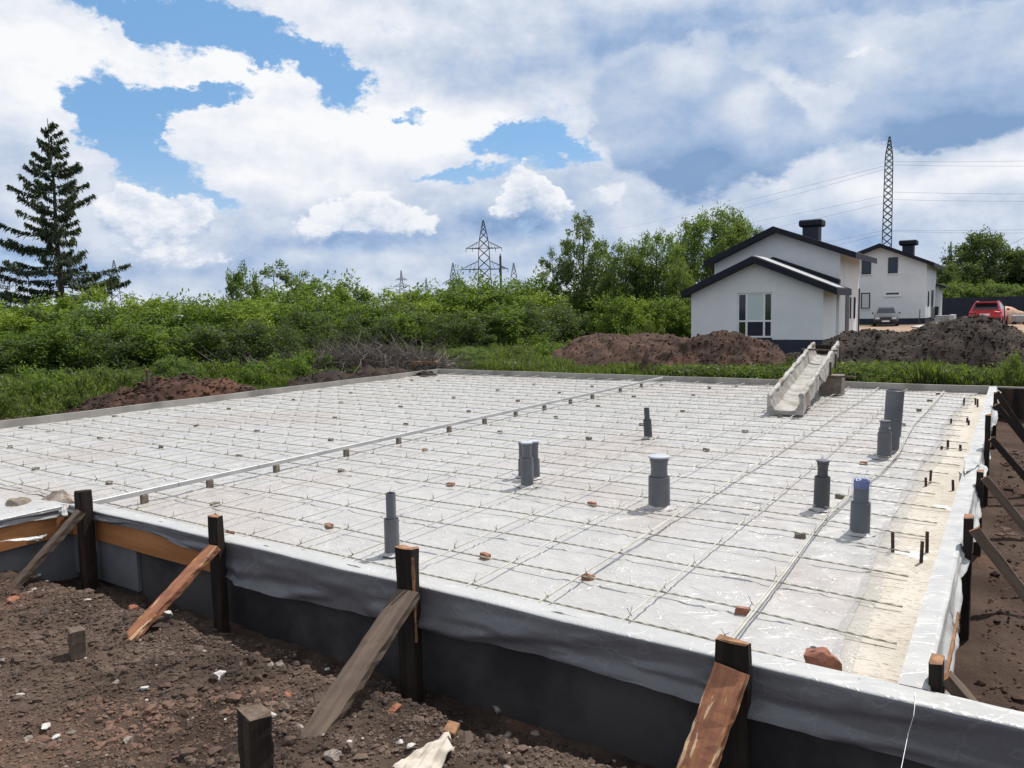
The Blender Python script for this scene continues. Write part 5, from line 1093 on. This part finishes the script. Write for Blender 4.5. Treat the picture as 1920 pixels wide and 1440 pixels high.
def house_near():
    Y1, Y2, Y3 = 36.0, 39.0, 44.4
    pL, pR = PY(1296, 600, Y1), PY(1543, 600, Y1); xl, xr = pL.x, pR.x; zb = -1.25
    t = thing('white_house', 'nearer white house with dark gabled roofs and a tall french window', 'house', ((xl+xr)/2, Y1, -1.1))
    zp = PY(1500, 637, Y1).z; ap = PY(1411, 486, Y1); el = PY(1296, 548, Y1).z; er = PY(1543, 537, Y1).z
    # wing: front and right walls, as boxes of real thickness round the openings
    fx0, fx1 = PY(1382, 600, Y1).x, PY(1448, 600, Y1).x; fz0, fz1 = PY(1415, 633, Y1).z, PY(1415, 549, Y1).z
    def topz(x): return el+(ap.z-el)*(x-xl)/(ap.x-xl) if x < ap.x else er+(ap.z-er)*(xr-x)/(xr-ap.x)
    T = (0, .3, 0); m = MB()
    def vwall(x0, x1, z0):
        pts = [(x0, Y1, z0), (x1, Y1, z0), (x1, Y1, topz(x1))]+([(ap.x, Y1, ap.z)] if x0 < ap.x < x1 else [])+[(x0, Y1, topz(x0))]; m.prism([Vector(p) for p in pts], T)
    vwall(xl, fx0, zp); vwall(fx0, fx1, fz1); vwall(fx1, xr, zp); m.span((xr-.3, Y1+.3, zp), (xr, Y2, er-.02)); m.span((xl, Y1+.3, zp), (xl+.3, Y2, el-.02)); m.build('wall', 'wall_white', t)
    m = MB(); m.span((xl+.02, Y1+.02, zb), (xr-.02, Y3-.02, min(zp, fz0)-.003)); m.span((fx0, Y1+.025, zp-.4), (fx1, Y1+.3, fz0-.002)); m.build('plinth', 'plinth', t)
    c1, c2 = PY(1399, 600, Y1).x, PY(1432, 600, Y1).x; r1 = PY(1415, 602, Y1).z
    window(t, fx0, fx1, fz0, fz1, Y1+.08, cols=(c1, c2), rows=(r1,), fw=.075, panes=['glass_green', 'glass_dark', 'glass_dark', 'glass_dark', 'glass_sky_reflection', 'glass_green'])
    # wing roof
    rl, rr = PY(1277, 546, Y1-.5), PY(1570, 540, Y1-.5); ra = PY(1410, 480, Y1-.5); m = MB(); roof_slab(m, ra.x, ra.z, rl.x, rl.z-.0, Y1-.5, Y2, .30); roof_slab(m, ra.x+.001, ra.z, rr.x, rr.z, Y1-.5, Y2, .30); m.build('roof', 'roof', t)
    sl = (Vector((rr.x-ra.x, 0, rr.z-ra.z))); m = MB()
    m.prism([Vector((ra.x+.05, Y1-.35, ra.z+.012)), Vector((rr.x-.05, Y1-.35, rr.z+.012+.02)), Vector((rr.x-.05, Y2-.8, rr.z+.012+.02)), Vector((ra.x+.05, Y2-.8, ra.z+.012))], (0, 0, .02)); m.build('roof_gloss', 'zinc', t)  # pale sheet laid on to paint the sun's gloss on this slope
    q0, q1 = PY(1450, 482, Y2-.35), PY(1572, 524, Y2-.35); m = MB(); m.prism([Vector((q0.x-.5, Y2-.5, q0.z-.25)), Vector((q0.x, Y2-.5, q0.z)), Vector((q1.x+.05, Y2-.5, q1.z)), Vector((q1.x+.05, Y2-.5, q1.z-.20)), Vector((q0.x+.0, Y2-.5, q0.z-.26))], (0, .45, 0)); m.build('roof_flashing', 'roof', t)
    # main block
    ml, mr_ = PY(1339, 600, Y2).x, PY(1573, 600, Y2).x; mr_ = max(mr_, xr+.004); ma = PY(1450, 434, Y2); mel = PY(1339, 484, Y2).z; mer = PY(1573, 470, Y2).z
    m = MB(); m.prism([Vector(p) for p in ((ml, Y2+.002, zp), (mr_, Y2+.002, zp), (mr_, Y2+.002, mer), (ma.x, Y2+.002, ma.z), (ml, Y2+.002, mel))], (0, Y3-Y2-.004, 0)); m.build('wall', 'wall_white', t)
    bl, br = PY(1320, 490, Y2-.55), PY(1605, 473, Y2-.55); ba = PY(1449, 424, Y2-.55); m = MB(); roof_slab(m, ba.x, ba.z, bl.x, bl.z, Y2-.55, Y3+.5, .28); roof_slab(m, ba.x+.001, ba.z, br.x, br.z, Y2-.55, Y3+.5, .28); m.build('roof', 'roof', t)
    # chimney
    c0, c1_ = PY(1507, 440, Y2+2.2), PY(1537, 440, Y2+2.2); ctop = PY(1520, 424, Y2+2.2).z; m = MB(); m.span((c0.x, Y2+1.9, ma.z-1.1), (c1_.x, Y2+2.6, ctop)); ch = m.build('chimney', 'plinth', t)
    e0, e1 = PY(1501, 420, Y2+2.2), PY(1544, 420, Y2+2.2); et = PY(1520, 416, Y2+2.2).z; m = MB(); m.box(((e0.x+e1.x)/2, Y2+2.25, (ctop+et)/2+.02), (e1.x-e0.x, 1.0, .34), bev=.06); m.build('chimney_cap', 'roof', ch)
    # side door, narrow windows, lamp
    ydoor = lambda px: xr*1.0/(ray(px, 590).x/ray(px, 590).y)
    d0, d1 = ydoor(1579.5), ydoor(1586); zt = PX(1582, 553, xr).z; zd = PX(1582, 622, xr).z; X_ = mr_
    m = MB(); m.span((X_-.1, d0, zd), (X_+.03, d1, zt)); dr = m.build('door', 'frame_dark', t); m = MB(); m.span((X_+.031, d0+.12, (zd+zt)/2-.06), (X_+.07, d0+.16, (zd+zt)/2+.06)); m.build('handle', 'rim', dr)
    for pa, pb in ((1588, 1590), (1595, 1598)):
        w0, w1 = ydoor(pa), ydoor(pb); window(t, w0, w1, PX(pa, 598, X_).z, PX(pa, 557, X_).z, 0, 'frame_dark', 'glass_dark', face='X', X=X_, fw=.04)
    lp = PX(1586, 545, X_); m = MB(); m.box((X_+.08, lp.y, lp.z), (.12, .10, .16), bev=.01); m.build('wall_lamp', 'frame_dark', t)
    m = MB(); m.tube([(X_+.06, Y3-.3, er), (X_+.06, Y3-.3, -.6)], .04, 8); m.build('drain_spout', 'frame_dark', t)
house_near()
def house_far():
    Y1, Y3 = 71.0, 80.0; zb = -.7
    xl, xr = PY(1560, 560, Y1).x, PY(1736, 560, Y1).x
    t = thing('white_house', 'farther two storey white house with dark gable roof behind the grey car', 'house', ((xl+xr)/2, Y1, -.6))
    zp = PY(1680, 597, Y1).z; ap = PY(1649, 462, Y1); er = PY(1736, 489, Y1).z; el = PY(1560, 489, Y1).z
    m = MB(); m.prism([Vector(p) for p in ((xl, Y1, zp), (xr, Y1, zp), (xr, Y1, er), (ap.x, Y1, ap.z), (xl, Y1, el))], (0, Y3-Y1, 0)); m.build('wall', 'wall_white', t)
    m = MB(); m.span((xl+.02, Y1+.03, zb), (xr-.03, Y3-.03, zp-.002)); m.build('plinth', 'plinth', t)
    rl, rr, ra = PY(1545, 497, Y1-.6), PY(1752, 492, Y1-.6), PY(1649, 456, Y1-.6); m = MB(); roof_slab(m, ra.x, ra.z, rl.x, rl.z, Y1-.6, Y3+.5, .32); roof_slab(m, ra.x+.001, ra.z, rr.x, rr.z, Y1-.6, Y3+.5, .32); m.build('roof', 'roof', t)
    for (a, b, c, d, gl, fr, sl) in ((1616, 1634, 484, 515, 'glass_dark', 'frame_dark', True), (1665.5, 1684, 483, 513, 'glass_dark', 'frame_dark', True), (1614.5, 1632, 549, 579, 'blind', 'frame_dark', True), (1659, 1688, 547, 555, 'glass_dark', 'frame_white', True)):
        window(t, PY(a, c, Y1).x, PY(b, c, Y1).x, PY(a, d, Y1).z, PY(a, c, Y1).z, Y1-.0, fr, gl, sill=sl, fw=.09)
    c0, c1 = PY(1693, 465, Y1+3), PY(1714, 465, Y1+3); zt = PY(1700, 459, Y1+3).z; m = MB(); m.span((c0.x, Y1+2.5, er), (c1.x, Y1+3.6, zt)); ch = m.build('chimney', 'plinth', t)
    m = MB(); m.box(((c0.x+c1.x)/2, Y1+3.05, zt+.15), (c1.x-c0.x+.5, 1.6, .4), bev=.06); m.build('chimney_cap', 'roof', ch)
    yd = lambda px: xr/(ray(px, 590).x/ray(px, 590).y)
    window(t, yd(1738.5), yd(1740.5), PX(1740, 575, xr).z, PX(1740, 546, xr).z, 0, 'frame_dark', 'glass_dark', face='X', X=xr, fw=.05)
    d0, d1 = yd(1745), yd(1748.5); m = MB(); m.span((xr-.1, d0, PX(1746, 596, xr).z), (xr+.04, d1, PX(1746, 544, xr).z)); dr = m.build('door', 'frame_dark', t)
    m = MB(); m.span((xr+.041, d0+.15, .3), (xr+.1, d0+.22, .5)); m.build('handle', 'rim', dr)
    # small rear wing with its own roof
    Y4 = Y3+.1; ax, bx_ = PY(1745, 560, Y4).x, PY(1760, 560, Y4).x; zt = PY(1750, 536, Y4).z; m = MB(); m.span((ax-2, Y4, zb), (bx_, Y4+4, zt)); m.build('wing', 'wall_white', t)
    a, b = PY(1750, 529, Y4-.4), PY(1773, 536, Y4-.4); m = MB(); roof_slab(m, a.x-2.2, a.z+.7, b.x, b.z, Y4-.4, Y4+4.3, .22); m.build('wing_roof', 'roof', t)
    # entrance steps
    s0, s1 = PY(1751, 600, 69), PY(1790, 600, 69); st = thing('entrance_steps', 'pale concrete entrance steps beside the farther white house', 'steps', (s0.x, 69, -.45)); z0 = PY(1770, 609, 69).z; z1 = PY(1770, 592, 69).z
    for i in range(4): m = MB(); m.span((s0.x, 69+i*.35, z0-.3), (s1.x-.4, 71.8, z0+(z1-z0)*(i+1)/4-.003*i)); m.build('step', 'concrete', st)
    m = MB(); m.span((s1.x-.39, 68.8, z0-.3), (s1.x-.05, 71.8, z1+.05)); m.build('side_wall', 'paver', st)
house_far()
def small_yard():
    # paving, path slab, bins, shovel, sand, navy fence
    p0, p1 = PY(1712, 610, 63), PY(1775, 606, 66); m = MB(); m.prism([P(1708, 614, -.2), P(1752, 608, -.2), P(1790, 603, -.2), P(1770, 612, -.2), P(1745, 618, -.2)], (0, 0, .08)); tag(m.build('paving_slab', 'paver'), 'pale paving strip leading to the entrance steps', 'paving')
    for i, (px, y0, y1, w) in enumerate(((1749, 577, 597, 7), (1755.5, 576, 596, 6))):
        c = PY(px, y1, 72.6); k = F/72/1.1; r = w/2/k; h = (y1-y0)/k*.85; m = MB(); m.lathe([(r*.85, 0), (r, h*.9), (r*1.08, h*.92), (r*1.08, h), (r*.9, h), (r*.85, h*.9)], n=16); o = m.build('barrel', 'zinc' if i == 0 else 'plastic_black', smooth=True, local=True); o.location = c; tag(o, 'grey barrel on the entrance steps' if i == 0 else 'dark barrel right of the grey barrel on the steps', 'barrel')
    a, b = PY(1725, 580, 69.5), PY(1723, 612, 69.5); t = thing('shovel', 'shovel leaning against the front wall of the farther house', 'shovel', b); m = MB(); m.tube([b+Vector((0, 0, .3)), a], .035, 6); m.build('handle', 'wood_grey', t); m = MB(); m.box(b+Vector((0, 0, .12)), (.28, .05, .42), bev=.02); m.build('blade', 'plastic_black', t)
    # fence: panels and posts
    t = thing('navy_fence', 'long dark navy sheet metal fence behind the red car', 'fence', PY(1840, 600, 92)); 
    a = PY(1755, 560, 92); b = PY(2060, 556, 92); top = PY(1850, 557, 92).z; m = MB(); n = 150
    vs = []; fs = []
    for i in range(n+1):
        x = a.x+(b.x-a.x)*i/n; y = 92+(.06 if i % 4 < 2 else 0); vs += [(x, y, -.6), (x, y, top)]
    fs = [(2*i, 2*i+2, 2*i+3, 2*i+1) for i in range(n)]; m.add(vs, fs); m.build('sheet', 'fence_navy', t)
    for i in range(8): m = MB(); x = a.x+(b.x-a.x)*i/7; m.span((x-.05, 92.08, -.6), (x+.05, 92.18, top-.02)); m.build('fence_post', 'fence_navy', t)
    c = PY(1892, 603, 62); v, f = rock_vf((0, 0, .35), (1.5, 1.2, 1.2), 400, 3, .05); v[:, 2] = np.maximum(v[:, 2], -.2); o = bpy.data.objects.new('sand_heap', np_mesh('sand_heap', v, f, 'sand', True)); o.location = (c.x-.1, 62, -.35); link(o); tag(o, 'pale pinkish sand heap right of the red car', 'sand heap')
    c = PY(1912, 602, 60); m = MB(); m.box((0, 0, .45), (.9, .6, .5), bev=.05); t = thing('bucket_trolley', 'small grey trolley at the right frame edge by the sand', 'trolley', (c.x, 60, c.z-.3)); m.build('tray', 'zinc', t, local=True); m = MB(); m.tube([(-.3, -.3, .15), (-.3, .3, .15)], .14, 12); m.tube([(.3, -.3, .15), (.3, .3, .15)], .14, 12); m.build('wheels', 'tyre', t, local=True)
    a = PY(1884, 610, 50); m = MB(); m.tube([a, PY(1883, 570, 50)], .03, 6); tag(m.build('rod', 'wood_grey'), 'thin upright rod beside the red car', 'rod')
small_yard()

# ------------------------------------------------------------------ cars
def car(name, label, loc, rz, paint, sect, wid, L_, rear=False, suv=False, wheel_r=.31):
    """sect: list of (y, z_low, z_belt, half width); greenhouse separately"""
    t = thing(name, label, 'car', loc, None, rz)
    m = MB(); vs = []; n = len(sect); prof = lambda hw, z0, z1: [(-hw*.90, z0), (-hw*.98, z0+.12), (-hw, z0+(z1-z0)*.5), (-hw*.985, z1-.10), (-hw*.90, z1-.015), (-hw*.45, z1+.015), (0, z1+.022), (hw*.45, z1+.015), (hw*.90, z1-.015), (hw*.985, z1-.10), (hw, z0+(z1-z0)*.5), (hw*.98, z0+.12), (hw*.90, z0)]
    k = 13
    for (y, z0, z1, hw) in sect: vs += [(x, y, z) for x, z in prof(hw, z0, z1)]
    fs = [(i*k+j, i*k+(j+1) % k, (i+1)*k+(j+1) % k, (i+1)*k+j) for i in range(n-1) for j in range(k)]+[tuple(range(k)), tuple((n-1)*k+j for j in range(k))]
    m.add(vs, fs); m.build('body', paint, t, smooth=True, local=True)
    return t
def greenhouse(t, paint, y0b, y0t, y1t, y1b, zb, zt, hb, ht, glass_='glass_car'):
    """y0b/y0t: windscreen base/top (front is -Y), y1t/y1b: rear"""
    A = [Vector((-hb, y0b, zb)), Vector((hb, y0b, zb)), Vector((hb, y1b, zb)), Vector((-hb, y1b, zb))]; B_ = [Vector((-ht, y0t, zt)), Vector((ht, y0t, zt)), Vector((ht, y1t, zt)), Vector((-ht, y1t, zt))]
    m = MB(); m.add(A+B_, [(0, 1, 5, 4), (1, 2, 6, 5), (2, 3, 7, 6), (3, 0, 4, 7), (4, 5, 6, 7), (0, 3, 2, 1)]); cab = m.build('cabin', paint, t, local=True)
    m = MB(); m.box((0, (y0t+y1t)/2, zt+.015), (ht*2*.96, (y1t-y0t)*.98, .05), bev=.02); m.build('roof', paint, t, local=True)
    def pane(i, j, nm, out, inset=.09):
        a, b, c, d = A[i], A[j], B_[j], B_[i]; f = lambda u, v: a*(1-u)*(1-v)+b*u*(1-v)+c*u*v+d*(1-u)*v; nv = Vector(out)*.012
        m = MB(); m.prism([f(inset*.6, .10)+nv, f(1-inset*.6, .10)+nv, f(1-inset*.6, .92)+nv, f(inset*.6, .92)+nv], -nv*.9); m.build(nm, glass_, t, local=True)
    pane(0, 1, 'windscreen', (0, -1, .3)); pane(2, 3, 'rear_window', (0, 1, .3)); 
    for (i, j, o) in ((1, 2, (1, 0, .1)), (3, 0, (-1, 0, .1))):
        a, b, c, d = A[i], A[j], B_[j], B_[i]; f = lambda u, v: a*(1-u)*(1-v)+b*u*(1-v)+c*u*v+d*(1-u)*v; nv = Vector(o)*.012
        for u0, u1 in ((.06, .48), (.52, .94)): m = MB(); m.prism([f(u0, .1)+nv, f(u1, .1)+nv, f(u1, .9)+nv, f(u0, .9)+nv], -nv*.9); m.build('side_window', glass_, t, local=True)
def wheels(t, hw, ys, r):
    for y in ys:
        for s in (-1, 1):
            R_ = Matrix.Rotation(math.pi/2, 3, 'Y'); m = MB(); m.lathe([(r*.62, -.10), (r*.95, -.10), (r, -.06), (r, .06), (r*.95, .10), (r*.62, .10)], (s*(hw-.08), y, r), 20, caps=False, rot=R_); w = m.build('wheel', 'tyre', t, smooth=True, local=True)
            m = MB(); m.lathe([(.02, .085*s), (r*.3, .075*s), (r*.63, .09*s), (r*.64, -.08*s)], (s*(hw-.08), y, r), 12, rot=R_); m.build('rim', 'rim', w, local=True)
def grey_car():
    b = PY(1651, 611, 63); t = car('parked_car', 'dark grey sedan parked nose first before the farther white house', (b.x+.1, 65, tz(b.x, 65)+.02), rad(7), 'paint_grey',
        [(-2.15, .32, .62, .74), (-2.08, .22, .72, .80), (-1.6, .20, .82, .84), (-.75, .20, .93, .85), (.2, .20, .95, .85), (1.3, .20, .96, .84), (1.95, .24, .93, .80), (2.12, .34, .80, .74)], .85, 4.3)
    greenhouse(t, 'paint_grey', -.78, -.12, 1.05, 1.65, .93, 1.38, .76, .58); wheels(t, .85, (-1.35, 1.3), .30)
    for s in (-1, 1):
        m = MB(); m.box((s*.56, -2.12, .60), (.30, .10, .13), bev=.02); m.build('headlight', 'lamp_clear', t, local=True)
        m = MB(); m.box((s*.92, -.55, .98), (.14, .10, .12), bev=.02); m.build('mirror', 'plastic_black', t, local=True)
        m = MB(); m.box((s*.56, 2.09, .72), (.32, .06, .14), bev=.02); m.build('tail_light', 'lamp_red', t, local=True)
    m = MB(); m.box((0, -2.165, .60), (.72, .05, .11), bev=.01); m.build('grille', 'plastic_black', t, local=True)
    m = MB(); m.box((0, -2.20, .38), (1.56, .12, .16), bev=.03); bp = m.build('bumper', 'plastic_black', t, local=True); m = MB(); m.box((0, -2.27, .40), (.50, .015, .11)); m.build('number_plate', 'plate', bp, local=True)
def red_car():
    b = PY(1853, 611, 57); t = car('parked_car', 'red hatchback seen from behind with black lower bumper beyond the black heap', (b.x, 57, b.z-.02), rad(-4), 'paint_red',
        [(-2.15, .34, .66, .72), (-2.0, .24, .82, .84), (-1.2, .22, .98, .90), (0, .22, 1.02, .91), (1.2, .24, 1.05, .91), (1.85, .26, 1.04, .88), (2.1, .34, .92, .82)], .9, 4.3, wheel_r=.34)
    # nose points away (+Y): turn so that the rear faces the camera
    t.rotation_euler.z = rad(-4)+math.pi
    greenhouse(t, 'paint_red', -.85, -.1, 1.55, 1.95, 1.02, 1.50, .80, .62); wheels(t, .91, (-1.35, 1.35), .34)
    for s in (-1, 1):
        m = MB(); m.box((s*.66, 2.04, .86), (.40, .12, .12), bev=.02); m.build('tail_light', 'lamp_red', t, local=True)
        m = MB(); m.box((s*.60, -2.08, .70), (.32, .08, .14), bev=.02); m.build('headlight', 'lamp_clear', t, local=True)
        m = MB(); m.box((s*.98, -.6, 1.05), (.16, .10, .13), bev=.02); m.build('mirror', 'paint_red', t, local=True)
        m = MB(); m.tube([(s*.56, -.1, 1.56), (s*.56, .7, 1.575), (s*.56, 1.5, 1.55)], .02, 6); m.build('roof_rail', 'rim', t, local=True)
    m = MB(); m.box((0, 2.12, .42), (1.70, .14, .30), bev=.04); m.build('bumper', 'plastic_black', t, local=True)
    m = MB(); m.box((0, 2.115, .76), (.52, .02, .12)); m.build('number_plate', 'plate', t, local=True)
    m = MB(); m.box((0, 1.72, 1.53), (1.15, .30, .04), bev=.01); m.build('spoiler', 'paint_red', t, local=True)
grey_car(); red_car()

# ------------------------------------------------------------------ power masts and lines
def mast(px, ptop, D, label, arms, wbase=.14, wtop=.02, mat='mast', bar=.16, group='lattice power masts', yaw=None, zg=-.6, waist=None, tip=True):
    tp = PD(px, ptop, D); H = tp.z-zg; t = thing('power_mast', label, 'power mast', (tp.x, tp.y, zg), group, YAW*-1*0+(yaw if yaw is not None else math.atan2(-tp.x, tp.y)))
    def hw(u):
        w = waist or [(0, wbase), (.55, wbase*.42), (1, wtop)]
        return float(np.interp(u, [a for a, b in w], [b for a, b in w]))*H/2
    m = MB(); n = max(8, int(14)); us = [0]
    while us[-1] < 1: us.append(min(1, us[-1]+max(.022, hw(us[-1])/H*1.7)))
    cs = [(-1, -1), (1, -1), (1, 1), (-1, 1)]
    for c in cs: m.tube([(c[0]*hw(u), c[1]*hw(u), H*u) for u in us], bar, 4, caps=False)
    m.build('legs', mat, t, local=True); m = MB()
    for i in range(len(us)-1):
        a, b = us[i], us[i+1]
        for k in range(4):
            c, d = cs[k], cs[(k+1) % 4]; m.tube([(c[0]*hw(a), c[1]*hw(a), H*a), (d[0]*hw(b), d[1]*hw(b), H*b)], bar*.6, 3, caps=False); m.tube([(d[0]*hw(a), d[1]*hw(a), H*a), (c[0]*hw(b), c[1]*hw(b), H*b)], bar*.6, 3, caps=False)
    m.build('lattice', mat, t, local=True)
    for (u, ln) in arms:
        z = H*u; q = H*ln; w = hw(u); m = MB(); h_ = q*.34; m.tube([(-q, 0, z), (q, 0, z)], bar*.8, 4, caps=False)
        for s in (-1, 1):
            for y in (-1, 1): m.tube([(s*w, y*w, z), (s*q, 0, z)], bar*.7, 4, caps=False); m.tube([(s*w, y*w, z+h_), (s*q, 0, z)], bar*.6, 4, caps=False)
            for k in range(1, 4): f_ = k/4; xx = s*(w+(q-w)*f_); m.tube([(xx, 0, z), (xx-s*(q-w)*.12, 0, z+h_*(1-f_)*1.0)], bar*.45, 3, caps=False)
            m.tube([(s*q, 0, z), (s*q, 0, z-H*.035)], bar*.8, 4)
            m.tube([(s*(w+q)/2, 0, z), (s*(w+q)/2, 0, z-H*.035)], bar*.8, 4)
        m.build('crossarm', mat, t, local=True)
    return t
A1 = [(.42, .19), (.68, .17)]
mast(906, 413, 250, 'large dark lattice power mast with two wide crossarms above the thicket', [(.50, .245), (.715, .185)], wbase=.20, waist=[(0, .17), (.48, .125), (.75, .105), (.80, .09), (1, .010)], bar=.15)
mast(1668, 256, 150, 'tallest slim lattice mast rising behind the farther house', [], waist=[(0, .055), (.85, .040), (.9, .036), (1, .005)], bar=.10)
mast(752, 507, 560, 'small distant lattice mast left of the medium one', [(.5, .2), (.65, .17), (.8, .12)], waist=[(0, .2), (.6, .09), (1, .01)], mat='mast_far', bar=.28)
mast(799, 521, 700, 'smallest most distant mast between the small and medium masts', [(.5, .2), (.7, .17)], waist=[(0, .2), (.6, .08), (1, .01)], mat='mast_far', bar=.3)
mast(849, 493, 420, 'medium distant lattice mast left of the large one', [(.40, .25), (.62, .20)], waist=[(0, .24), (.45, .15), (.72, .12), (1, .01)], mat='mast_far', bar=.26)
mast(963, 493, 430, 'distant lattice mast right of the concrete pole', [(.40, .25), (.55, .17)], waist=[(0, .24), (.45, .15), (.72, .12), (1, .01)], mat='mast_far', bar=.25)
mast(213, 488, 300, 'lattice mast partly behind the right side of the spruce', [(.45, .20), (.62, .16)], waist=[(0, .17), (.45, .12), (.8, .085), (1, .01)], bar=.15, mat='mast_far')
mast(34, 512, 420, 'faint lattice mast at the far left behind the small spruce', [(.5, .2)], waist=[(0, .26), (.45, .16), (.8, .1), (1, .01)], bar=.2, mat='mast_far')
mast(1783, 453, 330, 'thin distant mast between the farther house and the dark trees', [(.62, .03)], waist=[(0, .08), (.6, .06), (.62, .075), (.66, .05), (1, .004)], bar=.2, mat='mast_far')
tp = PD(938, 480, 120); zg = -.5; t = thing('utility_pole', 'dark concrete utility pole right of the large mast', 'pole', (tp.x, tp.y, zg)); m = MB(); m.tube([(0, 0, -.3), (0, 0, tp.z-zg)], [.22, .17], 12); m.build('pole', 'mast', t, local=True, smooth=True)
m = MB(); m.box((0, 0, tp.z-zg+.1), (.12, .12, .5)); m.tube([(0, 0, tp.z-zg-1.6), (.8, 0, tp.z-zg-1.9)], .06, 6); m.build('insulator', 'mast', t, local=True)
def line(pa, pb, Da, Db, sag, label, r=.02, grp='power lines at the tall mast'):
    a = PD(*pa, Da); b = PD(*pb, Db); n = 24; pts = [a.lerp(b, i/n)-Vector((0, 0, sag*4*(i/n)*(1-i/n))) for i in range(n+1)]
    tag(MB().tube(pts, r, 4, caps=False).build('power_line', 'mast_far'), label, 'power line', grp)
for i, (y0, y1, wd) in enumerate(((303, 295, 'topmost'), (309, 308, 'second highest'), (360, 361, 'third highest'), (374, 375, 'third lowest'), (432, 424, 'second lowest'), (434, 434, 'lowest'))):
    line((1669, y0), (2150, y1), 150, 150, .25, '%s power line running right from the tall slim mast' % wd)
for i, (y0, xe, y1, wd) in enumerate(((309, 1130, 434, 'topmost'), (315, 1180, 440, 'second highest'), (365, 1250, 440, 'third highest'), (378, 1300, 452, 'third lowest'), (430, 1420, 470, 'second lowest'), (436, 1460, 474, 'lowest'))):
    line((1667, y0), (xe, y1), 150, 420, 1.0, '%s power line running left from the tall slim mast' % wd, .022)
line((1870, 470), (2000, 400), 70, 60, .1, 'single thin cable rising to the right frame edge above the dark trees', .012, None)
